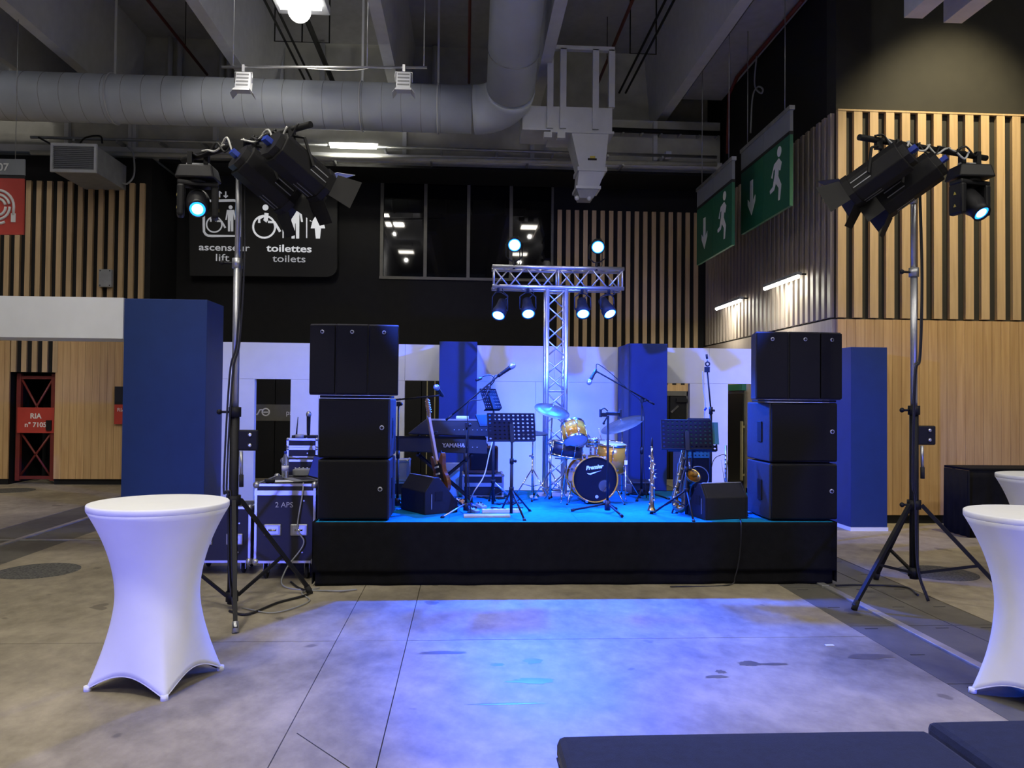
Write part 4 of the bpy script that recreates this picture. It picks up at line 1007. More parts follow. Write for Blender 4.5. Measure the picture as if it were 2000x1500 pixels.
# left stand
cl = (-1.885, 6.62)
bl0 = at(357, 313, 7.2); bl1 = at(607, 243, 6.25)
light_stand('tall lighting stand on a black tripod left of the stage', cl[0], cl[1], [math.radians(a) for a in (-72, 42, 165)], .72, .88, .10, 3.78, 1.60, 1.37, bl0, bl1, 'left')
br0 = at(1678, 268, 6.43); br1 = at(1926, 309, 6.94)
cr_ = (3.95, 6.79)
light_stand('tall lighting stand on a black tripod right of the stage', cr_[0], cr_[1], [math.radians(a) for a in (205, 85, 325)], .78, .83, .24, 3.74, 1.66, 1.44, br0, br1, 'right')
def onbar(b0, b1, px):
    best = min(range(101), key=lambda i: abs(proj(b0.lerp(b1, i/100))[0]-px)); return b0.lerp(b1, best/100)
def proj(p):
    d = p-CAM; z = d.dot(fw); return 1000+F*d.dot(rt)/z, 750-F*d.dot(up)/z
SC = (1.1, 8.7, 1.0)
def hang_below(b0, b1, px, cx, cy, tgt, f, lab, *a):
    h = onbar(b0, b1, px); f(lab, h, at(cx, cy, h.y-.02), tgt, *a)
hang_below(bl0, bl1, 570, 590, 332, (1.9, 9.6, 1.2), fresnel, 'right-hand black theatre spotlight hanging from the left lighting stand', 'left', True, ((450, (.24, .33, 1.0)), (2600, DEEP)))
hang_below(bl0, bl1, 500, 526, 358, (1.5, 9.2, 1.0), fresnel, 'middle black theatre spotlight hanging from the left lighting stand, beside the mast', 'left', False)
hang_below(br0, br1, 1715, 1708, 345, (.4, 9.6, 1.2), fresnel, 'left-hand black theatre spotlight hanging from the right lighting stand', 'right', False, ((200, (.24, .33, 1.0)), (2600, DEEP)))
hang_below(br0, br1, 1775, 1768, 365, (.6, 9.0, 1.0), fresnel, 'middle black theatre spotlight hanging from the right lighting stand, beside the mast', 'right', False)
h = onbar(bl0, bl1, 388); moving_head('black moving head lamp with blue beam on the left lighting stand', h, (-1.15, 3.2, 1.2), 60, 'left')
h = onbar(br0, br1, 1893); moving_head('black moving head lamp with blue lens on the right lighting stand', h, (5.2, 4.2, .6), 45, 'right')
# ================================================================== FLIGHT CASES
def flight_case(lab, x0, x1, y0, y1, z0, z1, wheels, text=None, lid=None, latches=True, lidmat=None, grp=None):
    s = T('flight_case', lab, 'case', ((x0+x1)/2, y0, z0 if not wheels else 0), 0, grp)
    b = z0 if wheels else 0; hw = (x1-x0)/2; dp = y1-y0; h = z1-z0; e = .022
    MB().box(-hw+.006, hw-.006, .006, dp-.006, b+.006, b+h-.006).build('panel_body', lidmat or m_case, s)
    for x in (-hw, hw-e):
        for y in (0, dp-e): MB().box(x, x+e, y, y+e, b+e, b+h-e).build('edge_trim', m_alu, s)
    for z in (b, b+h-e):
        for y in (0, dp-e): MB().box(-hw, hw, y, y+e, z, z+e).build('edge_trim', m_alu, s)
        for x in (-hw, hw-e): MB().box(x, x+e, e, dp-e, z, z+e).build('edge_trim', m_alu, s)
    if lid:
        MB().box(-hw-.002, hw+.002, -.004, dp+.004, lid-.022, lid+.022).build('lid_band', m_alu, s)
    for x in (-hw+.012, hw-.012):
        for y in (.012, dp-.012):
            for z in (b+.012, b+h-.012): MB().ball((x, y, z), .034 if h > .4 else .02, 10, 6).build('ball_corner', m_galv, s)
    if latches:
        zz = b+h*.42
        for x in (-hw+.17, hw-.15):
            l = MB().box(x-.08, x+.08, -.012, .008, zz-.055, zz+.055).build('recessed_latch', m_galv, s, bevel=.01)
            MB().box(x-.055, x+.055, -.016, -.010, zz-.035, zz+.035).build('latch_dish', m_alu, l)
            MB().tube([(x-.035, -.022, zz), (x+.035, -.022, zz)], .010, 8).build('latch_handle', m_chr, l)
    if wheels:
        for x in (-hw+.09, hw-.09):
            for y in (.10, dp-.10):
                w_ = MB().box(x-.035, x+.035, y-.04, y+.04, b-.012, b).build('castor', m_galv, s)
                MB().lathe([(.001, -.016), (b*.36, -.016), (b*.42, -.010), (b*.42, .010), (b*.36, .016), (.001, .016)], 16, Matrix.Translation((x, y+.02, b*.425)) @ Matrix.Rotation(PI/2, 4, 'Y')).build('wheel', m_rub, w_)
                MB().box(x-.024, x-.019, y-.01, y+.04, b*.35, b-.01).box(x+.019, x+.024, y-.01, y+.04, b*.35, b-.01).build('fork', m_galv, w_)
    if text: lettering(text, .07, m_gtxt, s, facing((-.01, -.0005+.004, b+h-.20)), .003)
    for x, z in ((hw-.11, b+h-.16), (hw-.12, b+.1)): MB(facing((x, .006, z))).lathe([(.008, 0), (.008, .004)], 8).build('rivet', m_alu, s)
    return s
xA0, xA1 = at(497, 1000, 7.6).x, sx0-.025
zA0, zA1 = at(550, 1100, 7.6).z, at(550, 945, 7.6).z
flight_case('black flight case with aluminium edges marked 2 APS, left of the stage', xA0, xA1, 7.6, 8.45, zA0, zA1, True, '2 APS', zA1-.085)
xB1 = at(492, 1000, 7.85).x
flight_case('black flight case on castors behind the left lighting stand', xB1-.62, xB1-.01, 7.85, 8.34, .12, .66, True, lidmat=m_case)
zC1 = at(590, 897, 8.6).z
flight_case('taller black flight case behind, carrying the two small rack cases', at(553, 900, 8.6).x, sx0-.03, 8.55, 9.3, .12, zC1, True, None, zC1-.2)
x0, x1 = at(561, 870, 8.75).x, at(607, 870, 8.75).x
zr0 = zC1+.002; zr1 = at(580, 874, 8.75).z; zr2 = at(580, 856, 8.75).z
flight_case('lower of two small silver-edged rack cases beside the left speaker stack', x0, x1+.08, 8.72, 9.0, zr0, zr1-.002, False, latches=False)
flight_case('upper of two small silver-edged rack cases beside the left speaker stack', x0, x1+.08, 8.72, 9.0, zr1, zr2, False, latches=False)
# things on the cases
p = at(604, 856, 8.85)
rm = T('radio_microphone', 'black handheld microphone standing upright on the upper rack case', 'microphone', (p.x, 8.80, zr2+.03))
MB().lathe([(.014, 0), (.019, .03), (.022, .20), (.024, .205)], 14).build('handle', m_blkp, rm)
MB().lathe([(.022, .205), (.028, .215), (.029, .235), (.020, .258), (.001, .265)], 14).build('grille_head', m_galv, rm)
rc_ = T('radio_receiver', 'black radio receiver with an antenna on the upper rack case', 'receiver', (at(585, 850, 8.85).x+.03, 8.78, zr2))
MB().box(-.10, .16, 0, .14, 0.001, .03).build('housing', m_blkp, rc_, bevel=.004)
a = at(579, 845, 8.8).x-rc_.location.x
MB().tube([(a, .02, .03), (a+.005, .02, .10), (a+.015, .02, .23)], [.009, .007, .004], 8).build('antenna', m_blkp, rc_)
p = at(588, 851, 8.75)
tp = T('tape_roll', 'grey tape roll lying in front of the radio receiver on the rack case', 'tape', (p.x-.01, 8.725+.0, zr2+.002))
MB().lathe([(.028, 0), (.045, 0), (.045, .04), (.028, .04), (.028, 0)], 20).build('tape', m_grey, tp)
p = at(558, 925, 8.2)
bt = T('water_bottle', 'clear plastic water bottle standing on the marked flight case', 'bottle', (at(557, 925, 8.15).x, 8.15, zA1+.001))
MB().lathe([(.001, .0), (.033, .003), (.036, .02), (.034, .05), (.036, .07), (.034, .11), (.036, .13), (.035, .18), (.013, .235), (.013, .25)], 18).build('bottle_body', m_pet, bt)
MB().lathe([(.015, .245), (.015, .268), (.001, .27)], 14).build('cap', m_bluc, bt)
MB().lathe([(.0365, .075), (.0365, .125)], 18).build('paper_label', m_wtxt, bt)
lp = T('laptop', 'open laptop with dark blue screen on the marked flight case', 'laptop', (xA1-.20, 7.92, zA1+.001), -1.05)
MB().box(-.17, .17, -.12, .12, 0, .016).build('base', m_galv, lp, bevel=.004)
MB().box(-.15, .15, -.04, .09, .016, .018).build('keyboard', m_blkp, lp)
Ml = Matrix.Translation((0, .12, .016)) @ Matrix.Rotation(-.3, 4, 'X')
sc_ = MB(Ml).box(-.17, .17, 0, .008, 0, .23).build('lid', m_blkp, lp)
MB(Ml).box(-.155, .155, -.002, 0, .015, .215).build('screen', m_laps, sc_)
for i, (px, y, z, wd, dp_, h, m, l) in enumerate([(545, 7.72, zA1, .26, .16, .006, m_set, 'white paper sheet at the front of the marked flight case'), (590, 8.35, zA1, .2, .15, .07, m_grey, 'grey mixer unit at the back of the marked flight case'), (528, 7.68, zA1, .09, .07, .035, m_blkp, 'small black pouch at the front left of the marked flight case')]):
    o = T(['paper_sheet', 'mixer_unit', 'pouch'][i], l, ['paper', 'mixer', 'pouch'][i], (at(px, 940, y).x, y, z+.001), [.2, 0, .4][i])
    MB().box(-wd/2, wd/2, 0, dp_, 0, h).build(['sheet', 'housing', 'body'][i], m, o, bevel=.002 if h < .01 else .01)
    if i == 1:
        for k in range(5): MB().lathe([(.008, 0), (.007, .015)], 8, Matrix.Translation((-.08+k*.04, .05, h))).build('control_knob', m_set, o)
q = [Vector((xA1-.12, 7.62, zA1+.01)), Vector((xA1-.12, 7.58, zA1-.1)), Vector((xA1-.16, 7.575, .5)), Vector((xA1-.1, 7.57, .35)), Vector((xA1-.25, 7.5, .12)), Vector((xA1-.2, 7.3, .012)), Vector((xA1+.25, 7.15, .012)), Vector((xA1+.45, 7.2, .012))]
tag(MB().tube(spline(q, 8), .007, 6).build('cable', m_grey), 'grey cable hanging down the front of the marked flight case', 'cable')
q = [Vector((-1.87, 6.5, .012)), Vector((-1.7, 6.4, .012)), Vector((-1.55, 6.75, .012)), Vector((-1.35, 7.05, .012)), Vector((-1.5, 7.3, .012)), Vector((-1.6, 7.5, .012))]
tag(MB().tube(spline(q, 8), .010, 6).build('cable', m_bcab), 'black cable on the floor from the left lighting stand to the stage', 'cable')
q = [Vector((-1.8, 6.6, .010)), Vector((-1.5, 6.45, .010)), Vector((-1.3, 6.8, .010)), Vector((-1.42, 7.1, .010)), Vector((-1.3, 7.28, .010))]
tag(MB().tube(spline(q, 8), .005, 6).build('cable', m_grey), 'grey cable on the floor by the left lighting stand', 'cable')
q = [Vector((sx1-.05, 7.28, .01)), Vector((3.75, 7.3, .01)), Vector((4.1, 7.2, .01)), Vector((4.05, 6.9, .01))]
tag(MB().tube(spline(q, 8), .009, 6).build('cable', m_bcab), 'black cable on the floor between stage and right lighting stand', 'cable')
q = [st(1443, 1015)+Vector((0, 0, .02)), atz(1444, 1022, SZ)+Vector((0, -.05, 0)), at(1445, 1080, Yst-.045), at(1436, 1125, Yst-.045), at(1420, 1143, Yst-.06), Vector((1.9, Yst-.12, .01))]
tag(MB().tube(spline(q, 8), .006, 6).build('cable', m_bcab), 'thin black cable hanging over the stage skirt in front of the right wedge', 'cable')
# ================================================================== COCKTAIL TABLES
def cocktail(lab, cx, cy, a0):
    s = T('cocktail_table', lab, 'table', (cx, cy, 0), 0)
    n, mrows = 96, 30; ht = 1.045; vs = []; fs = []
    for j in range(mrows+1):
        u = j/mrows
        for k in range(n):
            q = 2*PI*k/n; f4 = abs(((q-a0+PI/4) % (PI/2))-PI/4)/(PI/4); c4 = (1-f4)**1.7; h4 = 1-(1-f4)**2.3
            rb = .275+(.385-.275)*c4
            hem = .010+.098*h4
            z = ht+(hem-ht)*u
            t = (ht-z)/ht
            rt_ = .398
            if t < .5:
                v = t/.5; r = rt_+(.235-rt_)*(1-(1-v)**1.9)
            else:
                v = (t-.5)/.5; r = .235+(rb-.235)*v**1.55
            vs.append((r*math.cos(q), r*math.sin(q), z))
    for j in range(mrows):
        for k in range(n): k2 = (k+1) % n; fs.append((j*n+k, j*n+k2, (j+1)*n+k2, (j+1)*n+k))
    o = MB().add(vs, fs, True).build('stretch_cover', m_cloth, s)
    sd = o.modifiers.new('thickness', 'SOLIDIFY'); sd.thickness = .003
    MB().lathe([(.398, 1.045), (.402, 1.048), (.402, 1.074), (.398, 1.079), (.38, 1.0805), (.001, 1.0805)], 72).build('top_cap', m_cloth, s)
    hem = MB().tube_closed([Vector((vs[mrows*n+k][0], vs[mrows*n+k][1], vs[mrows*n+k][2])) for k in range(n)], .004, 6).build('hem', m_cloth, s)
    MB().tube([(0, 0, .2), (0, 0, 1.05)], .03, 12).build('post', m_blkm, s)
    for i in range(4):
        q = a0+i*PI/2
        MB().tube([(0, 0, .25), (.35*math.cos(q), .35*math.sin(q), .03)], .016, 8).build('leg', m_blkm, s)
        MB().tube([(.37*math.cos(q), .37*math.sin(q), 0), (.37*math.cos(q), .37*math.sin(q), .03)], .022, 10).build('foot_pocket', m_cloth, s)
cocktail('white cloth cocktail table standing at the left, in front of the blue column', -1.855, 4.965, math.radians(207))
cocktail('white cloth cocktail table cut by the right edge, in front of the right lighting stand', 3.39, 4.50, math.radians(165))
cocktail('white cloth cocktail table of which only the rim shows beside the black skirted table', 5.30, 6.97, math.radians(20))
# black skirted table
p = atz(1893, 1050, 0)
bs = T('buffet_table', 'black cloth-covered table against the wood wall at the right edge', 'table', (p.x, p.y, 0))
zt = at(1893, 919, p.y).z
q = MB(); vs = []; n = 60
for i in range(n+1):
    x = -.035+2.235*i/n
    for z, k in ((zt, 0), (zt-.1, .3), (zt*.4, .8), (.01, 1)): vs.append((x, -.02-.018*k*math.sin(x*15)-.012*k*math.sin(x*31+1), z))
q.add(vs, [(i*4+k, i*4+k+1, i*4+4+k+1, i*4+4+k) for i in range(n) for k in range(3)], True)
o = q.build('skirt', m_bfab, bs); o.modifiers.new('thickness', 'SOLIDIFY').thickness = .006
vs = [(-.02-.010*math.sin(i*1.3)*k, -.05+.55*i/20, z) for i in range(21) for z, k in ((zt, 0), (.01, 1))]
o = MB().add(vs, [(i*2, i*2+1, i*2+3, i*2+2) for i in range(20)], True).build('skirt', m_bfab, bs); o.modifiers.new('thickness', 'SOLIDIFY').thickness = .006
MB().box(-.012, 2.2, -.025, .52, zt, zt+.03).build('tabletop', m_bfab, bs, bevel=.006)
for x in (.08, 2.1):
    for y in (.05, .45): MB().tube([(x, y, 0), (x, y, zt)], .018, 8).build('leg', m_blkm, bs)
# ================================================================== NAVY BENCHES
def bench(lab, x0, x1, y0, y1, z):
    s = T('padded_bench', lab, 'bench', ((x0+x1)/2, (y0+y1)/2, 0)); hx, hy = (x1-x0)/2, (y1-y0)/2
    MB().box(-hx+.01, hx-.01, -hy+.01, hy-.01, .05, z-.11).build('base', m_navy, s, bevel=.01)
    n = 14; vs = []; fs = []
    for j in range(n+1):
        for i in range(n+1):
            u, v = i/n*2-1, j/n*2-1
            vs.append((u*hx, v*hy, z-.012+.012*(1-u**4)*(1-v**4)))
    m_ = len(vs)
    for j in range(n+1):
        for i in range(n+1): u, v = i/n*2-1, j/n*2-1; vs.append((u*hx, v*hy, z-.108))
    for j in range(n):
        for i in range(n): a = j*(n+1)+i; fs += [(a, a+1, a+n+2, a+n+1), (m_+a, m_+a+n+1, m_+a+n+2, m_+a+1)]
    for i in range(n):
        for a, b in ((i, i+1), (n*(n+1)+i+1, n*(n+1)+i), ((i+1)*(n+1), i*(n+1)), (i*(n+1)+n, (i+1)*(n+1)+n)): fs.append((b, a, m_+a, m_+b))
    MB().add(vs, fs).build('cushion', m_navy, s, bevel=.03)
    for zz in (z-.106,): MB().tube_closed([(hx-.004, hy-.004, zz), (-hx+.004, hy-.004, zz), (-hx+.004, -hy+.004, zz), (hx-.004, -hy+.004, zz)], .006, 6).build('piping', m_navy, s)
    for x in (-hx+.08, hx-.08):
        for y in (-hy+.08, hy-.08): MB().lathe([(.025, 0), (.03, .055)], 12, Matrix.Translation((x, y, 0))).build('foot', m_blkm, s)
bench('long navy padded bench in the foreground at the bottom of the picture', .36, 1.83, 2.2, 3.06, .45)
bench('navy padded bench at the bottom right corner, right of the long one', 1.865, 3.2, 2.2, 3.13, .455)
# ================================================================== BAND GEAR
def tripod(par, c, top, angs, R, rl=.011, m=None, foot=.016, z0=None, mat2=None):
    c = Vector(c); z0 = c.z
    for i, a in enumerate(angs):
        e = Vector((c.x+R*math.cos(a), c.y+R*math.sin(a), z0+.012))
        MB().tube([Vector((c.x, c.y, top)), e], rl, 6).build('leg', (mat2 or {}).get(i, m or m_blkm), par, w=1)
        MB().tube([e, e+(e-Vector((c.x, c.y, top))).normalized()*.03], foot, 8).build('rubber_foot', m_rub, par, w=1)
def angs(c, pts): return [math.atan2(p.y-c.y, p.x-c.x) for p in pts]
def perforated(M, wd, ht, nx, ny, th, par, name, m, r_=.3):
    q = MB(M); cw, ch = wd/nx, ht/ny; r = min(cw, ch)*r_; vs = []; fs = []
    q8 = [i*PI/4 for i in range(8)]
    sq = [(1, 0), (1, 1), (0, 1), (-1, 1), (-1, 0), (-1, -1), (0, -1), (1, -1)]
    for i in range(nx):
        for j in range(ny):
            cx, cy = -wd/2+cw*(i+.5), ch*(j+.5); b = len(vs)
            for z in (0, th):
                vs += [(cx+sx*cw/2, cy+sy*ch/2, z) for sx, sy in sq]
                vs += [(cx+r*.85*math.cos(t), cy+r*.62*math.sin(t), z) for t in q8]
            for k in range(8):
                k2 = (k+1) % 8
                fs += [(b+k, b+k2, b+8+k2, b+8+k), (b+16+k2, b+16+k, b+24+k, b+24+k2), (b+8+k, b+8+k2, b+24+k2, b+24+k)]
    q.add(vs, fs); return q.build(name, m, par, w=1)
def music_stand(lab, base, foots, zdesk, wd, ht, tilt, yaw, nx=9, ny=6, light_leg=None, top=None):
    c = Vector(base); s = T('music_stand', lab, 'stand', c, 0, 'music stands on stage')
    MB().tube([c+Vector((0, 0, .02)), (c.x, c.y, zdesk-.25)], .016, 10).build('lower_pole', m_blkm, s, w=1)
    MB().tube([(c.x, c.y, zdesk-.3), (c.x, c.y, zdesk)], .011, 10).build('upper_pole', m_blkm, s, w=1)
    MB().tube([(c.x, c.y, zdesk-.27), (c.x, c.y, zdesk-.22)], .021, 10).ball((c.x+.035, c.y, zdesk-.245), .016, 8, 6).build('height_knob', m_blkm, s, w=1)
    MB().tube([(c.x, c.y, c.z+.24), (c.x, c.y, c.z+.28)], .024, 10).build('leg_collar', m_blkm, s, w=1)
    an = angs(c, foots); R = max((f-c).length for f in foots); R = min(R, .34)
    tripod(s, c, c.z+.26, an, R, .010, mat2=light_leg)
    for a in an: MB().tube([(c.x, c.y, c.z+.10), (c.x+R*.45*math.cos(a), c.y+R*.45*math.sin(a), c.z+.145)], .006, 6).build('leg_strut', m_blkm, s, w=1)
    M = Matrix.Translation((c.x, c.y-.02, zdesk-.04)) @ Matrix.Rotation(yaw, 4, 'Z') @ Matrix.Rotation(PI/2-tilt, 4, 'X')
    d = perforated(M, wd, ht, nx, ny, .003, s, 'desk', m_desk, .36)
    MB(M).box(-wd/2, wd/2, -.004, .002, -.05, .004).build('ledge', m_blkm, s, w=1)
    MB(M).box(-wd/2-.004, -wd/2, 0, ht, -.004, .006).box(wd/2, wd/2+.004, 0, ht, -.004, .006).box(-wd/2, wd/2, ht, ht+.004, -.004, .006).build('rim', m_blkm, s, w=1)
    MB(M).box(-.02, .02, -.02, ht*.6, .004, .02).build('desk_bracket', m_blkm, s, w=1)
    return s, M
def mic_shape(s, p, d, r=1.0):
    M = look(p, d)
    MB(M).lathe([(.010*r, -.16), (.013*r, -.15), (.018*r, -.02), (.020*r, 0)], 12).build('handle', m_blkp, s, w=1)
    MB(M).lathe([(.021*r, 0), (.025*r, .01), (.026*r, .035), (.018*r, .055), (.001, .062)], 14).build('grille_head', m_galv, s, w=1)
def boom_stand(lab, base, foots, zt, b0, b1, micdir=None, miclab=None, R=.32, col_=None, straight=False, cable=None, shortm=1.0):
    c = Vector(base); s = T('microphone_stand', lab, 'stand', c)
    MB().tube([c+Vector((0, 0, .05)), (c.x, c.y, c.z+.55)], .014, 10).build('lower_pole', m_blkm, s, w=1)
    MB().tube([(c.x, c.y, c.z+.5), (c.x, c.y, zt)], .009, 10).build('upper_pole', m_blkm, s, w=1)
    MB().tube([(c.x, c.y, c.z+.52), (c.x, c.y, c.z+.60)], .020, 10).build('clutch', m_blkp, s, w=1)
    MB().tube([(c.x, c.y, c.z+.03), (c.x, c.y, c.z+.11)], .028, 10).build('leg_hub', m_blkp, s, w=1)
    an = angs(c, foots) if foots else [-.6, 1.5, 3.5]
    tripod(s, c, c.z+.10, an, R, .009, mat2=col_)
    if b0 is not None:
        b0, b1 = Vector(b0), Vector(b1); d = (b1-b0).normalized()
        MB().tube([b0, b1], .0085, 8).build('boom', m_blkm if not straight else m_blkm, s, w=1)
        MB().cbox((c.x, c.y, zt), (.04, .05, .05)).ball((c.x+.03, c.y-.03, zt), .018, 8, 6).build('boom_clamp', m_blkp, s, w=1)
        MB().tube([b0-d*.02, b0+d*.06], .012, 8).build('counterweight', m_blkp, s, w=1)
        MB().tube([b1-d*.01, b1+Vector(micdir or d)*.05], .017, 10).build('clip', m_blkp, s, w=1)
        if miclab:
            md = Vector(micdir).normalized()
            m = T('microphone', miclab, 'microphone', b1+md*.02)
            mic_shape(m, b1+md*.14, md, 1.15)
            if cable is not None:
                q = [b1-md*.02, b1-md*.07+Vector((0, 0, .02)), b1.lerp(b0, .3)+Vector((0, -.02, cable)), b1.lerp(b0, .6)+Vector((0, -.02, -.02)), Vector((c.x+.015, c.y-.015, zt-.1)), Vector((c.x+.02, c.y-.02, c.z+.4)), c+Vector((.05, -.06, .012))]
                tag(MB().tube(spline(q, 8), .005, 6).build('cable', m_bcab), 'black cable of the '+miclab, 'cable')
    return s
# --- stand 1 (left, horizontal blue-lit boom)
c = st(778, 985); c.y = 8.3; c.x = at(777, 900, 8.3).x; c.z = SZ
zt = at(777, 789, 8.3).z
boom_stand('microphone stand with level boom just right of the left speaker stack', c, None, zt, at(772, 781, 8.3), at(864, 772, 8.1), (-.30, -.75, .42), 'microphone on the level boom beside the left speaker stack', .22)
# --- stand 2 (boom rising to the right)
c = Vector((at(911, 900, 7.95).x, 7.95, SZ)); zt = at(911, 830, 7.95).z
s = boom_stand('microphone stand with long boom rising to the right, in front of the keyboards', c, [st(868, 1011), st(945, 985), c+Vector((-.1, .4, 0))], zt, at(874, 818, 7.95), at(975, 733, 7.9), (.62, -.25, .45), 'microphone tip of the rising boom in front of the white wall', .36, {0: m_alu}, cable=-.1)
# --- stand 3 (boom falling to the left, right of the drums)
c = Vector((at(1253, 900, 9.2).x, 9.2, SZ)); zt = at(1253, 782, 9.2).z
boom_stand('microphone stand with boom rising to the left, right of the drum kit', c, [st(1232, 988), st(1290, 975), c+Vector((-.1, .3, 0))], zt, at(1275, 788, 9.2), at(1163, 724, 9.0), (-.45, -.35, -.75), 'microphone pointing down above the drum kit', .30, cable=.06)
# --- stand 4 (vertical, behind the right music stand)
c = Vector((at(1388, 900, 8.6).x, 8.6, SZ)); zt = at(1385, 800, 8.6).z
s = T('microphone_stand', 'upright microphone stand behind the right music stand, empty clip on top', 'stand', c)
p0, p1 = Vector((c.x, c.y, zt)), at(1381, 721, 8.6)
MB().tube([c+Vector((0, 0, .04)), p0], .015, 10).build('lower_pole', m_blkm, s, w=1)
MB().tube([p0, p1], .009, 10).build('upper_pole', m_blkm, s, w=1)
MB().tube([p0-Vector((0, 0, .05)), p0+Vector((0, 0, .03))], .022, 10).ball(p0+Vector((.03, -.01, -.01)), .014, 8, 6).build('clutch', m_blkp, s, w=1)
p2 = at(1381, 722, 8.6); MB().cbox(p2, (.05, .04, .06)).build('boom_clamp', m_blkp, s, w=1)
MB(facing(at(1382, 711, 8.6))).ring(.022, .008, None, 16, 6).build('clip_ring', m_blkp, s, w=1)
MB().tube([at(1382, 706, 8.6), at(1381, 700, 8.6)], .006, 6).build('thread_pin', m_galv, s, w=1)
MB().tube([at(1381, 701, 8.6), at(1380, 692, 8.6)], .012, 8).build('clip', m_blkp, s, w=1)
q = at(1379, 797, 8.6); MB().tube([q, q+Vector((-.02, -.02, -.02))], .012, 8).build('cable_clip', m_bluc, s, w=1)
MB().tube([c+Vector((0, 0, .03)), c+Vector((0, 0, .11))], .028, 10).build('leg_hub', m_blkp, s, w=1)
tripod(s, c, SZ+.10, [-.5, 1.6, 3.6], .28)
q = [p2+Vector((-.05, 0, -.02)), at(1374, 760, 8.6), at(1378, 790, 8.6), at(1376, 815, 8.6), at(1383, 850, 8.6)]
tag(MB().tube(spline(q, 8), .004, 6).build('cable', m_grey), 'thin grey cable hanging beside the upright microphone stand', 'cable')
# --- centre stand with holder
c = Vector((at(1187, 900, 7.98).x, 7.98, SZ)); zt = at(1188, 812, 7.98).z
s = T('holder_stand', 'black tripod stand with horizontal holder in front of the bass drum', 'stand', c)
MB().tube([c+Vector((0, 0, .04)), (c.x, c.y, zt)], .013, 10).build('pole', m_blkm, s, w=1)
MB().tube([c+Vector((0, 0, .03)), c+Vector((0, 0, .13))], .030, 12).build('leg_hub', m_blkp, s, w=1)
an = angs(c, [st(1122, 1000), st(1217, 1012), st(1224, 990)])
for a, f in zip(an, (.37, .33, .25)):
    e = Vector((c.x+f*math.cos(a), c.y+f*math.sin(a), SZ+.015)); A = Vector((c.x, c.y, SZ+.10))
    MB().tube([A, e], .011, 8).build('leg', m_blkm, s, w=1); MB().tube([e-(e-A)*.1, e], .016, 8).build('rubber_foot', m_rub, s, w=1)
A, B = at(1172, 809, 7.98), at(1212, 809, 7.98)
MB().box(c.x-.02, B.x-.01, 7.96, 8.0, A.z-.012, A.z+.022).build('holder_arm', m_blkm, s, w=1, bevel=.004)
MB().box(B.x-.012, B.x+.004, 7.94, 8.02, A.z-.03, A.z+.045).build('end_plate', m_blkm, s, w=1)
MB().box(A.x-.002, A.x+.012, 7.94, 8.02, A.z-.03, A.z+.05).box(A.x, A.x+.07, 7.96, 8.0, A.z-.025, A.z+.015).build('jaw', m_blkm, s, w=1)
MB().tube(spline([(A.x+.01, 7.98, A.z+.045), (A.x+.045, 7.98, A.z+.06), (A.x+.08, 7.98, A.z+.03)]), .006, 6).build('jaw_hoop', m_blkm, s, w=1)
MB().tube([(c.x-.01, 7.95, A.z-.02), (c.x-.05, 7.94, A.z-.085)], .008, 6).ball((c.x-.05, 7.94, A.z-.09), .014, 8, 6).build('lever', m_blkm, s, w=1)
# --- music stands
c = st(998, 1005); c = Vector((at(999, 950, 7.82).x, 7.82, SZ))
zd = at(1000, 852, 7.82).z
_, M = music_stand('perforated black music stand in front of the white wall, left of the drum kit', c, [st(1030, 1000), st(1017, 1014), st(955, 985)], zd, .475, .27, .25, .16, 10, 7)
msh = T('music_folder', 'dark folder lying on the left music stand', 'folder', M @ Vector((-.05, .1, -.01)))
MB(M).box(-.19, .02, .004, .19, -.012, -.006).build('cover', m_black, msh, w=1)
c = Vector((at(1341, 950, 7.78).x, 7.78, SZ)); zd = at(1340, 868, 7.78).z
rms, M = music_stand('perforated black music stand right of the drum kit, holding a teal folder', c, [st(1287, 1003), st(1351, 1016), st(1345, 985)], zd, .50, .29, .30, -.12, 11, 7)
c2 = Vector((at(1352, 950, 8.12).x, 8.12, SZ))
music_stand('second perforated black music stand peeking over the right one with the teal folder', c2, [c2+Vector((-.2, -.15, 0)), c2+Vector((.2, -.12, 0)), c2+Vector((0, .25, 0))], at(1352, 872, 8.12).z, .50, .29, .25, -.06, 11, 7)
tf = T('folder', 'teal card folder standing on the right music stand', 'folder', M @ Vector((.1, .15, -.02)))
MB(M).box(.02, .315, .05, .275, -.016, -.008).build('cover', m_teal, tf, w=1)
MB(M).box(-.21, .015, .02, .30, -.016, -.008).build('cover', m_teal, tf, w=1)
MB(M).box(.02, .24, .03, .32, -.026, -.018).build('sheet', m_black, tf, w=1)
c = Vector((at(963, 930, 8.55).x, 8.55, SZ)); zd = at(963, 832, 8.55).z
s, M = music_stand('tall slanted perforated music stand behind, with gooseneck lamp, near the blue column', c, [st(985, 985), st(952, 975), st(975, 960)], at(960, 790, 8.55).z, .20, .24, .55, .55, 8, 6, {0: m_alu})
q = [M @ Vector((.0, .24, .02)), at(966, 742, 8.5), at(958, 733, 8.5), at(945, 735, 8.45), at(932, 742, 8.4)]
gl = T('gooseneck_lamp', 'small gooseneck lamp clipped on the slanted music stand', 'lamp', q[0])
MB().tube(spline(q, 8), .005, 6).build('gooseneck', m_blkm, gl, w=1)
MB().tube([at(940, 739, 8.43), at(930, 743, 8.38)], .014, 8).build('lamp_head', m_blkp, gl, w=1)
MB().cbox(q[0], (.05, .03, .05)).build('clip', m_blkp, gl, w=1)
tray = at(950, 822, 8.52)
tb = T('clip_tray', 'small dark tray clipped below the slanted music stand', 'tray', tray)
Mt = Matrix.Translation(tray) @ Matrix.Rotation(.5, 4, 'Z') @ Matrix.Rotation(PI/2-.7, 4, 'X')
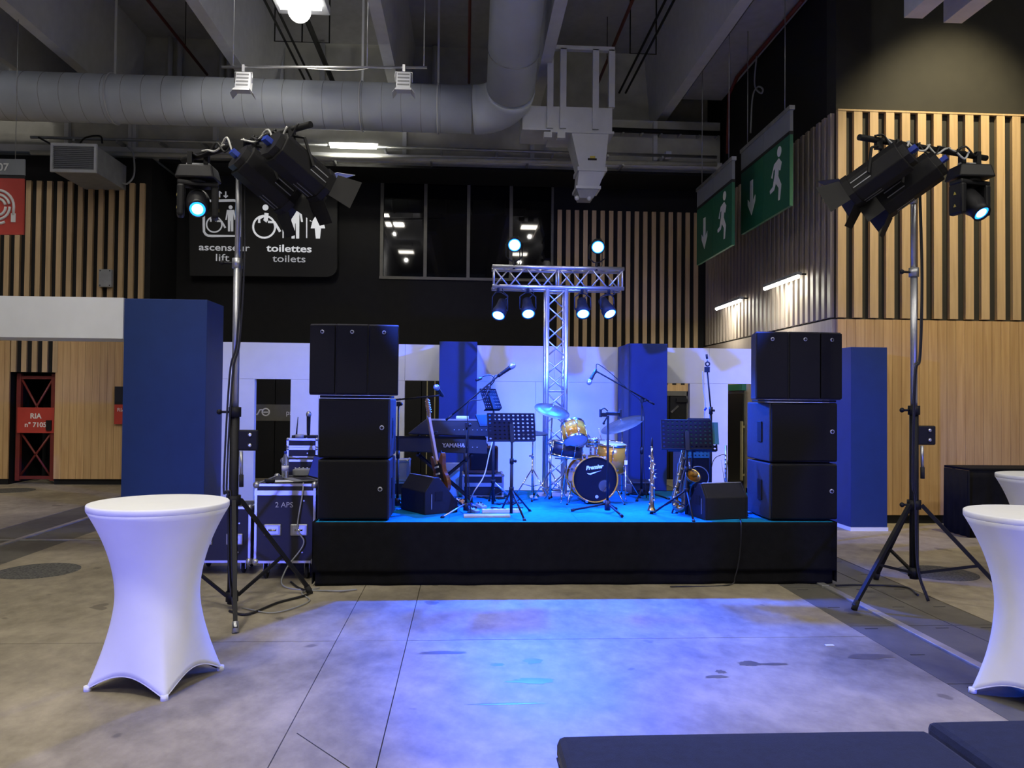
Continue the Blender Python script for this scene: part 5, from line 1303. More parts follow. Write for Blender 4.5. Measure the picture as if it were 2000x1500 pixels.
MB(Mt).box(-.11, .11, -.08, .08, -.008, .008).build('tray', m_blkm, tb, w=1, bevel=.004)
# --- drums
def drum(name, lab, c, axis, r, L, shellm, headt, headb, lugs, par=None, hoop=m_chr):
    s = T(name, lab, 'drum', c); M = look(c, axis)
    MB(M).lathe([(r*.985, -L/2+.004), (r*.985, L/2-.004)], 40).build('shell', shellm, s, w=1)
    MB(M).lathe([(.001, L/2+.001), (r*.97, L/2+.001), (r*.99, L/2-.01)], 40).build('top_head', headt, s, w=1)
    MB(M).lathe([(r*.99, -L/2+.01), (r*.97, -L/2-.001), (.001, -L/2-.001)], 40).build('bottom_head', headb, s, w=1)
    for z in (L/2, -L/2): MB(M @ Matrix.Translation((0, 0, z))).lathe([(r*.985, -.014), (r*1.03, -.014), (r*1.03, .010), (r*.985, .010), (r*.985, -.014)], 40, cap=False).build('hoop', hoop, s, w=1)
    src = None
    for i in range(lugs):
        q = 2*PI*(i+.5)/lugs; x, y = r*1.02*math.cos(q), r*1.02*math.sin(q)
        MB(M).tube([(x, y, -L/2), (x, y, L/2)], .0045, 6).build('tension_rod', m_chr, s, w=1)
        for z in ((-L*.28, L*.28) if L > .16 else (0,)): MB(M).ball((x*.99, y*.99, z), .013, 8, 6, (1, 1, 1.9)).build('lug', m_chr, s, w=1)
    return s, M
cb = at(1162.5, 934, 8.66); rb = .252
cb.z = SZ+rb+.022
bd = T('bass_drum', 'amber bass drum with black front head lettered Premier', 'drum', (cb.x, cb.y, SZ))
Mb = look(cb, (.03, -1, .02))
MB(Mb).lathe([(rb*.97, -.42), (rb*.97, -.02)], 48, cap=False).build('shell', m_amber, bd, w=1)
MB(Mb).lathe([(rb*.96, -.02), (rb*1.015, -.02), (rb*1.015, .022), (rb*.96, .022), (rb*.96, -.02)], 48, cap=False).build('front_hoop', m_amber, bd, w=1)
MB(Mb).lathe([(rb*.96, -.445), (rb*1.015, -.445), (rb*1.015, -.40), (rb*.96, -.40), (rb*.96, -.445)], 48, cap=False).build('rear_hoop', m_amber, bd, w=1)
# front head with a port hole, built as a disc around the hole
hx_, hy_, hr = .10, -.072, .066      # hole as seen from the front (x right, y down is negative)
n = 48; vs = []; fs = []
for k in range(n):
    q = 2*PI*k/n; vs.append((-rb*.955*math.cos(q), rb*.955*math.sin(q), .004))
for k in range(n):
    q = 2*PI*k/n; vs.append((-(hx_+hr*math.cos(q)), hy_+hr*math.sin(q), .004))
for k in range(n): k2 = (k+1) % n; fs.append((k, k2, n+k2, n+k))
# local x of look() for a drum facing -Y points to world -X or +X: fix the sign from the matrix
sx_ = 1 if (Mb.to_3x3() @ Vector((1, 0, 0))).x > 0 else -1
if sx_ > 0: vs = [(-a, b, c_) for a, b, c_ in vs]
hd = MB(Mb).add(vs, fs).build('front_head', m_bhead, bd, w=1)
MB(Mb).ring(hr, .004, Matrix.Translation((sx_*hx_, hy_, .005)), 32, 6).build('port_ring', m_blkp, hd, w=1)
MB(Mb).lathe([(.001, -.40), (rb*.95, -.40)], 32).build('rear_head', m_rhead, bd, w=1)
fy = cb.y-.008
lettering('Premier', .058, m_wtxt, bd, facing((cb.x-.012, fy, cb.z+.132)) @ Matrix.Rotation(.13, 4, 'Z'), .001, 'CENTER', .25, 1, .003)
q = [(x*.7, y*.6+.032) for x, y in [(-.115, .062), (-.07, .055), (-.02, .072), (.05, .092), (.11, .106), (.04, .078), (-.01, .052), (-.06, .030), (-.10, .042)]]
MB().prism(q, 0, .002, facing((cb.x-.012, fy, cb.z))).build('lettering_swoosh', m_wtxt, bd, w=1)
MB().prism(circ(.03, -.19, .018, 16), 0, .002, facing((cb.x-.012, fy, cb.z))).build('round_logo', m_gtxt, bd, w=1)
for k in range(8):
    q = 2*PI*(k+.5)/8; x, y = rb*1.03*math.cos(q), rb*1.03*math.sin(q)
    MB(Mb).tube([(x, y, -.44), (x, y, .02)], .005, 6).build('tension_rod', m_chr, bd, w=1)
    for z in (-.03, .01): pass
    MB(Mb).box(x-.012, x+.012, y-.012, y+.012, .0, .03).build('claw', m_chr, bd, w=1)
    MB(Mb).ball((x*.985, y*.985, -.14), .015, 8, 6, (1, 1, 2)).build('lug', m_chr, bd, w=1)
for sgn in (-1, 1):
    A = cb+Vector((sgn*rb*.93, .14, -.06)); B = Vector((cb.x+sgn*(rb+.06), cb.y-.05, SZ+.01))
    MB().tube([A, B], .008, 8).build('spur', m_chr, bd, w=1); MB().tube([B, B+Vector((sgn*.004, -.004, -.008))], .013, 8).build('rubber_foot', m_rub, bd, w=1)
    MB().cbox(A, (.04, .05, .05)).build('spur_bracket', m_chr, bd, w=1)
MB().tube([cb+Vector((-.02, .20, rb*.95)), cb+Vector((-.02, .20, rb+.11))], .012, 10).build('tom_post', m_chr, bd, w=1)
MB().tube([cb+Vector((.03, .12, rb*.95)), cb+Vector((.03, .12, rb+.07))], .008, 8).build('percussion_post', m_chr, bd, w=1)
MB().box(cb.x-.07, cb.x+.05, cb.y+.06, cb.y+.26, cb.z+rb*.95, cb.z+rb+.012).build('mount_plate', m_chr, bd, w=1)
# rack tom, snare, floor tom, small timbale
ct = at(1121.5, 846, 8.62)
t_, _ = drum('rack_tom', 'amber rack tom above the bass drum, pale blue-lit underside showing', ct, (-.14, .72, 1), .132, .205, m_amber, m_dhead, m_dhead, 6)
MB().tube([ct+Vector((.135, .03, 0)), ct+Vector((.2, .12, -.06)), (cb.x-.02, cb.y+.20, cb.z+rb+.10)], .009, 8).build('mount_arm', m_chr, t_, w=1)
csn = at(1107, 878, 8.8)
s_, _ = drum('snare_drum', 'black snare drum with white head left of the bass drum', csn, (.16, -.02, 1), .178, .145, m_case, m_dhead, m_dhead, 8)
bs_ = Vector((csn.x-.03, csn.y+.05, SZ))
MB().tube([bs_+Vector((0, 0, .12)), csn+Vector((0, .02, -.10))], .012, 8).build('stand_post', m_chr, s_, w=1)
for a in (.3, 2.4, 4.5):
    MB().tube([bs_+Vector((0, 0, .30)), bs_+Vector((.26*math.cos(a), .26*math.sin(a), .012))], .008, 6).build('stand_leg', m_chr, s_, w=1)
    MB().tube([csn+Vector((0, .02, -.11)), csn+Vector((.16*math.cos(a), .16*math.sin(a), -.085+.026*math.cos(a)))], .008, 6).build('basket_arm', m_chr, s_, w=1)
cf = at(1190, 893, 9.0)
f_, _ = drum('floor_tom', 'amber floor tom behind the bass drum at right', Vector((cf.x, 9.0, cf.z)), (.07, -.12, 1), .182, .32, m_amber, m_dhead, m_dhead, 6)
for a in (-2.5, -.6, 1.3):
    x, y = cf.x+.2*math.cos(a), 9.0+.2*math.sin(a)
    MB().tube([(x, y, cf.z+.02), (x, y, SZ+.03), (x+.02*math.cos(a), y+.02*math.sin(a), SZ+.01)], .007, 8).build('leg', m_chr, f_, w=1)
    MB().cbox((x, y, cf.z-.05), (.035, .035, .05)).build('leg_bracket', m_chr, f_, w=1)
cs_ = at(1157, 864, 8.78)
k_, _ = drum('small_timbale', 'small chrome drum above the bass drum between the toms', cs_, (-.05, -.08, 1), .075, .07, m_chr, m_dhead, m_dhead, 6)
MB().tube([cs_+Vector((.0, .0, -.035)), (cb.x+.03, cb.y+.12, cb.z+rb+.05)], .007, 8).build('mount_rod', m_chr, k_, w=1)
ds = T('drumstick', 'light drumstick poking up beside the small chrome drum', 'drumstick', at(1172, 862, 8.75))
MB().tube([at(1175, 860, 8.75), at(1170, 839, 8.72)], [.007, .005], 8).build('stick', m_maple, ds, w=1); MB().ball(at(1170, 838, 8.72), .007, 8, 6).build('tip', m_dhead, ds, w=1)
# cymbals
def cymbal(name, lab, c, axis, R, base, pair=False, R3=.24, legtop=.34):
    s = T(name, lab, 'cymbal', base); M = look(c, axis)
    pr = [(.001, .028), (.02, .026), (R*.2, .012), (R*.22, .008), (R*.6, -.004), (R, -.016), (R, -.018), (R*.6, -.006), (R*.22, .005), (.001, .022)]
    MB(M).lathe(pr, 48).build('cymbal', m_cym, s, w=1)
    if pair: MB(M).lathe([(r, -.042-z) for r, z in pr], 48).build('cymbal', m_cym, s, w=1)
    MB(M).tube([(0, 0, .02), (0, 0, .06)], .009, 8).build('wing_nut', m_chr, s, w=1)
    b = Vector(base)
    MB().tube([b+Vector((0, 0, .06)), b+Vector((0, 0, .62*(c.z-b.z)))], .012, 8).build('lower_tube', m_chr, s, w=1)
    MB().tube([b+Vector((0, 0, .6*(c.z-b.z))), c], .008, 8).build('upper_tube', m_chr, s, w=1)
    MB().tube([b+Vector((0, 0, .60*(c.z-b.z))), b+Vector((0, 0, .65*(c.z-b.z)))], .018, 8).ball(b+Vector((-.03, -.01, .63*(c.z-b.z))), .012, 8, 6).build('clamp', m_chr, s, w=1)
    for a in (-.7, 1.4, 3.6):
        e = b+Vector((R3*math.cos(a), R3*math.sin(a), .012))
        MB().tube([b+Vector((0, 0, legtop)), e], .008, 6).build('leg', m_chr, s, w=1)
        MB().tube([b+Vector((0, 0, legtop*.38)), b.lerp(e, .52)+Vector((0, 0, legtop*.46))], .005, 6).build('leg_strut', m_chr, s, w=1)
        MB().ball(e, .014, 8, 6).build('rubber_foot', m_rub, s, w=1)
    return s
cymbal('crash_cymbal', 'tilted crash cymbal left of the drum kit, in front of the truss', at(1079, 800, 8.95), (.22, -.42, 1), .205, (at(1075, 900, 8.95).x, 8.95, SZ))
cymbal('ride_cymbal', 'large tilted ride cymbal right of the drum kit, in front of the blue column', at(1215, 827, 9.35), (-.40, -.20, 1), .27, (at(1215, 900, 9.35).x, 9.35, SZ))
hh = cymbal('hi_hat', 'pair of hi-hat cymbals on a stand just right of the left music stand', at(1041, 843, 9.25), (.02, -.10, 1), .18, (at(1040, 900, 9.25).x, 9.25, SZ), True)
b = hh.location; MB().box(b.x-.04, b.x+.04, b.y-.30, b.y-.06, SZ+.02, SZ+.03).box(b.x-.02, b.x+.02, b.y-.06, b.y, SZ+.0, SZ+.03).build('pedal', m_chr, hh, w=1)
# stage box
p = st(1244, 962)
bx = T('black_crate', 'low black crate on the stage at the foot of the right-hand blue column', 'crate', (p.x, 9.5, SZ))
MB().box(-.12, .14, 0, .35, 0, .16).build('crate', m_case, bx, bevel=.01); MB().box(-.125, .145, -.005, .355, .12, .14).build('lid_band', m_blkm, bx)
# --- saxophones
c = Vector((at(1272.5, 1000, 7.93).x, 7.93, SZ)); zt = at(1272, 872, 7.93).z
so = T('soprano_saxophone', 'straight soprano saxophone standing upright on the front of the stage', 'saxophone', c)
MB().lathe([(.048, SZ+.030), (.040, SZ+.045), (.028, SZ+.075), (.023, SZ+.13), (.013, zt-.07), (.011, zt)], 20, Matrix.Translation((c.x, c.y, 0))).build('body_tube', m_brass, so, w=1)
MB().lathe([(.018, 0), (.02, .01), (.01, .03), (.008, .10)], 12, Matrix.Translation((c.x, c.y, SZ))).build('stand_peg', m_blkm, so, w=1)
MB().lathe([(.012, zt-.01), (.013, zt+.02), (.010, zt+.06), (.004, zt+.09)], 12, Matrix.Translation((c.x, c.y, 0))).build('mouthpiece', m_blkp, so, w=1)
MB().lathe([(.014, zt-.015), (.014, zt+.0)], 12, Matrix.Translation((c.x, c.y, 0))).build('neck_ring', m_brass, so, w=1)
for i in range(13):
    z = SZ+.10+i*.040; sd = (-1, 1, 0)[i % 3]
    MB(Matrix.Translation((c.x+sd*.024, c.y-.022 if sd == 0 else c.y-.014, z)) @ Matrix.Rotation(PI/2, 4, 'X')).lathe([(.013, 0), (.013, .006), (.006, .008)], 12).build('key', m_chr if i % 2 else m_brass, so, w=1)
for x in (-.022, .02, .027): MB().tube([(c.x+x, c.y-.012, SZ+.12), (c.x+x*.6, c.y-.010, zt-.10)], .0028, 6).build('key_rod', m_chr, so, w=1)
for z in (.36, .40, .44): MB().tube([(c.x+.02, c.y-.01, SZ+z), (c.x+.055, c.y-.012, SZ+z+.012)], .005, 6).build('palm_key', m_chr, so, w=1)
# tenor sax on its stand
Yx = 8.02
pts = [(1338, 873), (1334, 890), (1329, 915), (1323, 945), (1318, 972)]
bow = [(1320, 988), (1328, 994), (1337, 988)]
bell = [(1341, 965), (1344, 945), (1349, 932)]
P = [at(x, y, Yx-.02*i) for i, (x, y) in enumerate(pts+bow+bell)]
for i in range(8, 11): P[i].y = Yx-.10-.03*(i-7)
P[-1] = at(1352, 931, Yx-.24)
sxn = T('tenor_saxophone', 'tenor saxophone with golden bell leaning on its stand under the right music stand', 'saxophone', (P[5].x, Yx, SZ))
rad = [.013, .016, .021, .026, .032, .036, .038, .039, .041, .046, .068]
sp_ = spline(P, 5); rr_ = []
for i in range(len(P)-1):
    for j in range(5): rr_.append(rad[i]+(rad[i+1]-rad[i])*j/5)
rr_.append(rad[-1])
MB().tube(sp_, rr_, 18, caps=False).build('body_tube', m_brasd, sxn, w=1)
d = (sp_[-1]-sp_[-4]).normalized(); Mbell = look(sp_[-1], d)
MB(Mbell).lathe([(.066, -.006), (.075, .015), (.081, .024), (.079, .026), (.070, .014), (.05, -.03), (.03, -.09)], 28, cap=False).build('bell_flare', m_brass, sxn, w=1)
nk = [P[0], at(1339, 866, Yx+.01), at(1342, 860, Yx), at(1348, 858, Yx-.02)]
MB().tube(spline(nk), .011, 10).build('neck', m_brass, sxn, w=1)
MB().tube([at(1347, 858, Yx-.02), at(1353, 860, Yx-.03)], [.012, .006], 10).build('mouthpiece', m_blkp, sxn, w=1)
for i in range(12):
    a = sp_[2+i*2]; r = rr_[2+i*2]
    Mk = look(a+Vector((.0, -r-.006, 0))+Vector(((-1) ** i*.012, 0, 0)), (0, -1, .15))
    MB(Mk).lathe([(r*.72, 0), (r*.72, .006), (r*.25, .009)], 14).build('key', m_brass if i % 3 else m_chr, sxn, w=1)
MB().tube([p+Vector((.03, -.03, 0)) for p in sp_[1:20:3]], .004, 6).tube([p+Vector((-.03, -.02, 0)) for p in sp_[1:20:3]], .004, 6).build('key_rod', m_chr, sxn, w=1)
MB().tube([at(1346, 895, Yx-.04), at(1348, 925, Yx-.09)], .012, 8).build('key_guard', m_chr, sxn, w=1)
cx_ = P[3].x+.03
ss = T('saxophone_stand', 'black saxophone stand holding the tenor saxophone', 'stand', (cx_, Yx+.09, SZ))
MB().tube([(cx_, Yx+.10, SZ+.05), (cx_+.02, Yx+.085, SZ+.50)], .011, 8).build('post', m_blkm, ss, w=1)
for a in (.6, 2.3, 4.3): MB().tube([(cx_, Yx+.10, SZ+.12), (cx_+.22*math.cos(a), Yx+.10+.2*math.sin(a), SZ+.01)], .009, 6).build('leg', m_blkm, ss, w=1)
MB().tube([(cx_, Yx+.10, SZ+.13), (cx_-.02, Yx-.03, SZ+.07), (cx_+.04, Yx-.10, SZ+.07)], .010, 8).build('cradle', m_rub, ss, w=1)
# flute on a peg
p = at(1418, 870, 8.75); bz = SZ
fl_ = T('flute', 'silver flute standing upright behind the right wedge monitor', 'flute', (p.x, 8.75, bz))
MB().lathe([(.030, 0), (.030, .012), (.009, .03), (.008, .06)], 14).build('peg_base', m_blkm, fl_)
MB().tube([(0, 0, .05), (.0, 0, p.z-bz)], .013, 12).build('tube', m_alu, fl_)
for i in range(9): MB(Matrix.Translation((-.011, -.01, .14+i*.05)) @ Matrix.Rotation(PI/2, 4, 'X')).lathe([(.010, 0), (.010, .006), (.004, .008)], 10).build('key', m_chr, fl_)
p2_ = at(1407, 898, 8.75); tag(MB().tube([at(1408, 898, 8.7), at(1416, 945, 8.7), (p.x-.02, 8.68, SZ+.02)], .004, 6).build('antenna_rod', m_alu), 'thin leaning metal rod left of the flute', 'rod')
# bass amplifier
x0, x1 = at(1330, 900, 9.1).x, at(1389, 900, 9.1).x; zt = at(1360, 874, 9.1).z
ba = T('bass_amplifier', 'black bass amplifier cabinet behind the saxophone', 'amplifier', ((x0+x1)/2, 9.1, SZ)); hw = (x1-x0)/2; h = zt-SZ
MB().box(-hw, hw, .02, .36, .01, h).build('cabinet', m_cab, ba, bevel=.012)
MB().box(-hw+.015, hw-.015, 0, .02, .03, h-.13).build('grille', m_grill, ba)
pn = MB().box(-hw+.04, hw-.02, .005, .02, h-.12, h-.02).build('control_panel', m_teal, ba)
for i in range(6):
    for z in (h-.09, h-.05): MB(facing((-hw+.08+i*.045, .005, z))).lathe([(.008, 0), (.007, .01)], 8).build('control_knob', m_blkp, pn)
MB(facing((.02, -.002, h*.42))).ring(.13, .006, None, 36, 6).build('cone_ring', m_galv, ba)
for x in (-hw+.05, hw-.05):
    for y in (.06, .3): MB().lathe([(.018, 0), (.018, .012)], 8, Matrix.Translation((x, y, 0))).build('foot', m_rub, ba)
# --- keyboards on an X stand
Yk = 8.75
def keyboard(lab, px0, px1, py0, py1, Y, dep, txt, slant):
    a, b = at(px0, py1, Y), at(px1, py0, Y); z0, z1 = a.z, b.z; wd = b.x-a.x
    s = T('keyboard', lab, 'keyboard', ((a.x+b.x)/2, Y, z0), 0, 'stage keyboards')
    hw, h = wd/2, z1-z0
    k = .12 if slant else .0
    MB().hexa([(-hw, 0, h*.15), (hw, 0, 0), (hw, dep, 0), (-hw, dep, 0), (-hw+k*1.6, .03, h), (hw-.01, .03, h), (hw-.01, dep, h*.45), (-hw+k, dep, h*.45)]).build('case', m_blkp, s, bevel=.006)
    MB().box(-hw+k+.03, hw-.03, dep*.52, dep-.01, h*.62, h*.70).build('white_keys', m_set, s, kind='stuff')
    bk = MB()
    for i in range(34):
        if i % 7 in (0, 1, 3, 4, 5): x = -hw+k+.05+i*(wd-k-.1)/34; bk.box(x, x+.010, dep*.52, dep*.80, h*.70, h*.78)
    bk.build('black_keys', m_black, s, kind='stuff')
    MB().box(-hw+k*1.6+.02, hw-.02, .02, .05, h-.012, h+.006).build('rear_lip', m_blkp if not slant else m_galv, s)
    jk = None
    for i in range(8):
        o = MB(facing((0, -.004, h*.4))).lathe([(.007, 0), (.007, .006)], 8).build('jack', m_galv, s) if jk is None else share(jk, s, (0, 0, 0))
        jk = jk or o; o.location = (hw*.1+i*.05-.0, .012, 0)
    if txt: lettering(txt, .06, m_gtxt, s, facing((hw*.28, -.0005, h*.5)), .003, bold=.002)
    return s
keyboard('upper stage keyboard with slanted left end, seen from the back', 796, 962, 820, 852, Yk-.02, .33, None, True)
keyboard('lower stage keyboard lettered YAMAHA on the back', 768, 952, 854, 886, Yk, .36, 'YAMAHA', False)
xk = at(868, 900, Yk).x; zk = at(868, 887, Yk).z
ks = T('keyboard_stand', 'black X-shaped stand carrying both keyboards', 'stand', (xk, Yk+.15, SZ))
for y in (Yk+.06, Yk+.28):
    MB().tube([(xk-.30, y, SZ+.015), (xk+.30, y, zk-.02)], .016, 4).build('cross_leg', m_blkm, ks, w=1)
    MB().tube([(xk+.30, y+.03, SZ+.015), (xk-.30, y+.03, zk-.02)], .016, 4).build('cross_leg', m_blkm, ks, w=1)
for x in (-.30, .30): 
    MB().tube([(xk+x, Yk, zk-.015), (xk+x, Yk+.36, zk-.015)], .015, 6).build('top_bar', m_blkm, ks, w=1)
    MB().tube([(xk+x, Yk-.02, SZ+.018), (xk+x, Yk+.38, SZ+.018)], .017, 6).build('floor_bar', m_blkm, ks, w=1)
    zu = at(868, 852, Yk).z
    MB().tube([(xk+x, Yk+.34, zk-.015), (xk+x, Yk+.40, zu-.01), (xk+x, Yk+.05, zu-.008)], .012, 6).build('upper_tier_arm', m_blkm, ks, w=1)
o = T('white_box', 'small white box lying on top of the upper keyboard', 'box', (at(903, 816, Yk+.08).x, Yk+.06, at(903, 820, Yk-.02).z+.003)); MB().box(-.07, .07, 0, .10, .002, .035).build('body', m_set, o, bevel=.008)
# --- guitar on stand
Yg_ = 8.22
ctr = at(860, 925, Yg_); top = at(838, 797, Yg_+.10)
ax = (top-ctr).normalized(); nrm = Vector((-.86, -.50, -.1)); nrm = (nrm-ax*nrm.dot(ax)).normalized(); sxv = ax.cross(nrm)
Mg = Matrix(((sxv.x, ax.x, nrm.x, ctr.x), (sxv.y, ax.y, nrm.y, ctr.y), (sxv.z, ax.z, nrm.z, ctr.z), (0, 0, 0, 1)))
gt = T('electric_guitar', 'brown sunburst electric guitar leaning beside the left wedge monitor', 'guitar', (ctr.x, ctr.y, SZ))
out = [(0, -.20), (.10, -.195), (.155, -.14), (.155, -.06), (.115, .01), (.12, .08), (.15, .16), (.135, .20), (.09, .17), (.04, .13), (-.04, .13), (-.08, .19), (-.12, .19), (-.125, .12), (-.11, .02), (-.15, -.06), (-.155, -.14), (-.10, -.195)]
sm_o = spline([Vector((x, y, 0)) for x, y in out+[out[0]]], 3)[:-1]
MB(Mg).prism([(p.x, p.y) for p in sm_o], -.022, .022).build('body', m_sunb, gt, w=1, bevel=.006)
Ln = (top-ctr).length
MB(Mg).hexa([(-.028, .10, .008), (.028, .10, .008), (.021, Ln-.10, .008), (-.021, Ln-.10, .008), (-.026, .10, .034), (.026, .10, .034), (.02, Ln-.10, .034), (-.02, Ln-.10, .034)]).build('neck', m_maple, gt, w=1)
hs_ = MB(Mg).prism([(-.022, Ln-.10), (.022, Ln-.10), (.034, Ln-.05), (.042, Ln+.09), (.0, Ln+.10), (-.03, Ln+.03), (-.026, Ln-.05)], .006, .022).build('headstock', m_maple, gt, w=1)
for i in range(6): MB(Mg).tube([(.03, Ln-.05+i*.024, .014), (.062, Ln-.05+i*.024, .014)], .007, 8).ball((-.0, Ln-.05+i*.024, .028), .007, 8, 6).build('tuner', m_chr, hs_, w=1)
MB(Mg).prism([(.03, .13), (.10, .08), (.09, .0), (.10, -.10), (.04, -.06), (-.04, .02), (-.04, .12)], .0222, .0245).build('pickguard', m_black, gt, w=1)
for y in (.07, .0, -.06): MB(Mg).box(-.04, .04, y-.009, y+.009, .022, .034).build('pickup', m_dhead, gt, w=1)
MB(Mg).box(-.035, .035, -.12, -.09, .022, .032).build('bridge', m_chr, gt, w=1)
for i in range(6): x = -.018+i*.0072; MB(Mg).tube([(x, -.105, .036), (x, Ln-.08, .038)], .0009, 4).build('string', m_chr, gt, w=1)
gs = T('guitar_stand', 'black tubular stand holding the electric guitar', 'stand', (ctr.x+.02, ctr.y+.1, SZ))
g0 = Vector((ctr.x+.04, ctr.y+.13, SZ))
MB().tube([g0+Vector((0, 0, .03)), g0+Vector((-.04, .03, .60))], .010, 8).build('post', m_blkm, gs, w=1)
for a in (.4, 2.6, 4.6): MB().tube([g0+Vector((0, 0, .18)), g0+Vector((.22*math.cos(a), .2*math.sin(a), .012))], .009, 6).build('leg', m_blkm, gs, w=1)
low = Mg @ Vector((0, -.20, -.03))
for sg_ in (-1, 1): MB().tube([g0+Vector((0, 0, .14)), low+sxv*sg_*.09+Vector((0, 0, -.02)), low+sxv*sg_*.09+nrm*.08+Vector((0, 0, -.02))], .009, 6).build('cradle_arm', m_rub, gs, w=1)
MB().tube([Mg @ Vector((-.05, Ln*.62, -.02)), Mg @ Vector((.05, Ln*.62, -.02))], .009, 6).build('neck_rest', m_rub, gs, w=1)
# --- guitar amp on a flight case, boxes at the back
Ya = 9.25
xa0, xa1 = at(903, 930, Ya).x, at(984, 930, Ya).x
zc1 = at(940, 927, Ya).z
flight_case('black flight case with silver edges under the brown amplifier', xa0, xa1, Ya, Ya+.42, SZ+.001, zc1, False, latches=False, lid=(zc1-SZ)*.55)
fcx = (xa0+xa1)/2
za1 = at(940, 873, Ya+.05).z
ga = T('guitar_amplifier', 'dark brown guitar amplifier standing on the silver-edged flight case', 'amplifier', (at(939, 900, Ya+.05).x, Ya+.05, zc1+.003)); hw = (at(973, 900, Ya+.05).x-at(905, 900, Ya+.05).x)/2; h = za1-zc1
MB().box(-hw, hw, .015, .26, .012, h).build('cabinet', m_tolex, ga, bevel=.012)
MB().box(-hw+.09, hw-.02, 0, .015, .05, h-.02).build('grille_cloth', m_grill, ga); MB().box(-hw+.02, hw-.02, .002, .016, .018, .042).build('badge_strip', m_tolex, ga)
MB().tube(spline([(-.08, .13, h), (-.06, .13, h+.03), (.06, .13, h+.03), (.08, .13, h)]), .010, 6).build('handle', m_blkp, ga)
for x in (-hw+.05, hw-.05):
    for y in (.05, .22): MB().lathe([(.016, 0), (.016, .013)], 8, Matrix.Translation((x, y, 0))).build('foot', m_rub, ga)
p = at(882, 940, 9.2)
tb_ = T('tote_bag', 'pale blue and white bag on the stage behind the keyboard stand', 'bag', (p.x, 9.3, SZ))
zt_ = at(882, 905, 9.3).z-SZ
MB().hexa([(-.08, 0, 0), (.08, 0, 0), (.08, .12, 0), (-.08, .12, 0), (-.09, .02, zt_*.78), (.09, .02, zt_*.78), (.09, .10, zt_*.78), (-.09, .10, zt_*.78)]).build('bag_body', mat('pale_bag', (.25, .45, .55), .6, var=.3, scale=8), tb_, bevel=.01)
MB().box(-.09, .09, .02, .10, zt_*.78, zt_).build('bag_top', m_set, tb_)
for k, (z0, z1) in enumerate(((SZ+.002, SZ+.17), (SZ+.175, SZ+.42))):
    x0, x1 = at(770, 900, 9.35).x, at(798, 900, 9.35).x
    flight_case(('lower' if k == 0 else 'upper')+' silver-edged case of the pair right of the left speaker stack', x0-.15, x1, 9.35, 9.7, z0, z1, False, latches=False, lidmat=m_grey if k else None)
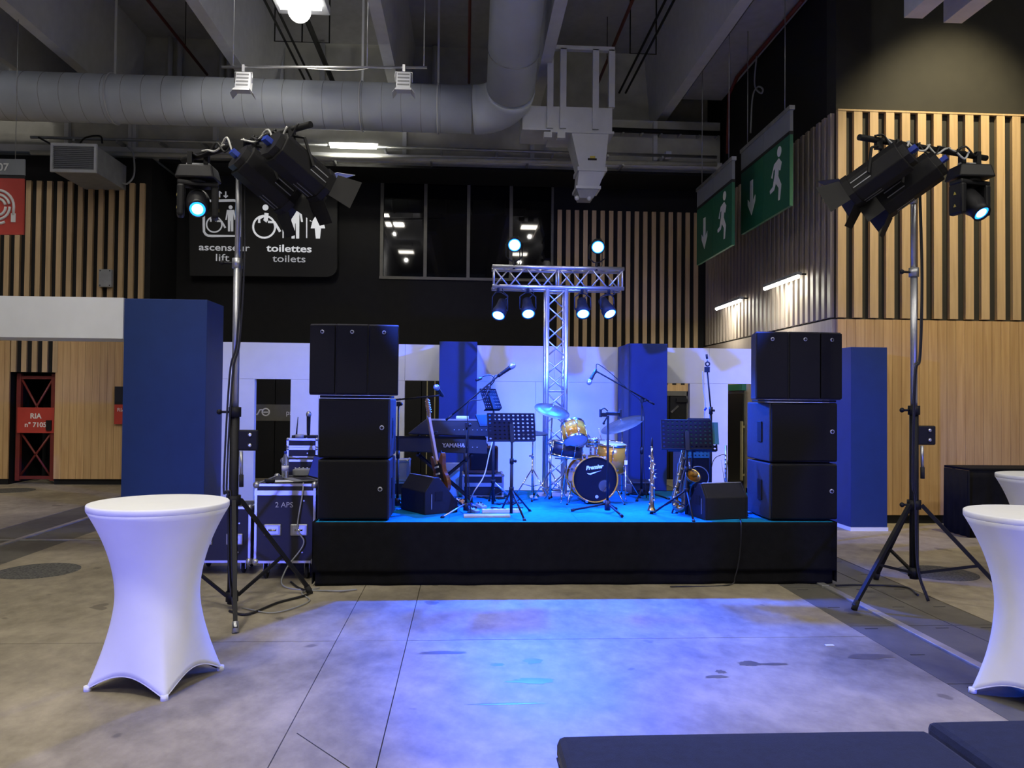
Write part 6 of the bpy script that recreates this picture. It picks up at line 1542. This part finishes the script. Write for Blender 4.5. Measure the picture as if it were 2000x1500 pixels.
# --- small things on the stage floor
p = st(985, 990)
ps_ = T('power_strip', 'white multi-socket power strip on the stage in front of the music stand', 'power strip', (at(980, 988, 8.02).x, 8.0, SZ), .08)
MB().box(-.20, .20, -.03, .03, 0, .04).build('housing', m_set, ps_, bevel=.006)
for i in range(6): MB().lathe([(.018, .0395), (.018, .041)], 12, Matrix.Translation((-.16+i*.064, 0, 0))).build('socket', m_grey, ps_)
pd = T('pedal_board', 'pale wooden pedal board beside the music stand feet', 'board', (at(960, 1000, 7.75).x, 7.72, SZ), .04)
MB().box(-.27, .18, -.05, .07, 0, .022).build('board', wood('pale_board', (.5, .42, .3), (.62, .55, .42)), pd, bevel=.003)
for i, (px, py, m, l) in enumerate([(893, 983, m_set, 'white effect pedal left of the boom stand base'), (905, 985, mat('orange_pedal', (.75, .33, .10), .4), 'orange effect pedal at the boom stand base'), (940, 992, m_grey, 'grey effect pedal behind the pedal board'), (925, 1001, m_galv, 'silver effect pedal at the left end of the pedal board')]):
    q = st(px, py); o = T('effect_pedal', l, 'pedal', (q.x, q.y, SZ), .3*i, 'guitar effect pedals')
    MB().hexa([(-.035, -.055, .001), (.035, -.055, .001), (.035, .055, .001), (-.035, .055, .001), (-.035, -.055, .025), (.035, -.055, .025), (.035, .055, .05), (-.035, .055, .05)]).build('housing', m, o, bevel=.004)
    for x in (-.018, .018): MB().lathe([(.008, .04), (.007, .06)], 8, Matrix.Translation((x, .03, 0))).build('control_knob', m_blkp, o)
    MB().lathe([(.011, .025), (.011, .042)], 10, Matrix.Translation((0, -.03, 0))).build('footswitch', m_chr, o)
q = [at(964, 845, 8.3), at(962, 862, 8.1), at(955, 890, 8.0), at(945, 930, 7.95), at(925, 962, 7.9), st(918, 984)+Vector((0, 0, .01)), st(930, 990)+Vector((0, 0, .01))]
tag(MB().tube(spline(q, 8), .006, 6).build('cable', m_wcab), 'white cable hanging from the keyboards down to the stage floor', 'cable')
R_ = random.Random(3)
for k in range(12):
    a = st(900+R_.random()*95, 968+R_.random()*30); pts = [a+Vector((0, 0, .008))]
    for j in range(4): pts.append(pts[-1]+Vector((R_.uniform(-.12, .12), R_.uniform(-.09, .09), 0)))
    for v in pts: v.y = max(7.5, v.y)
    tag(MB().tube(spline(pts, 8), .006, 6).build('cable', m_bcab if k % 4 else m_bluc), ('black' if k % 4 else 'blue')+' cables coiled on the stage around the pedals', 'cable', 'cables around the pedals')
for k in range(5):
    a = st(1432+R_.random()*30, 1003+R_.random()*10); pts = [a+Vector((0, 0, .008))]
    for j in range(4): pts.append(pts[-1]+Vector((R_.uniform(-.08, .08), R_.uniform(-.03, .05), 0)))
    for v in pts: v.y = max(7.42, v.y)
    tag(MB().tube(spline(pts, 8), .006, 6).build('cable', m_bcab), 'black cables bunched on the stage in front of the right wedge', 'cable', 'cables by the right wedge')
q = [st(1385, 960)+Vector((0, 0, .01)), st(1392, 955)+Vector((0, 0, .35)), st(1408, 950)+Vector((0, 0, .42)), st(1418, 950)+Vector((0, 0, .40)), st(1422, 952)+Vector((0, 0, .2)), st(1420, 955)+Vector((0, 0, .01))]
tag(MB().tube(spline(q, 8), .005, 6).build('cable', m_bcab), 'thin black cable arching over the right wedge monitor', 'cable')
# audible front edge: light spill dots are left to the lamps
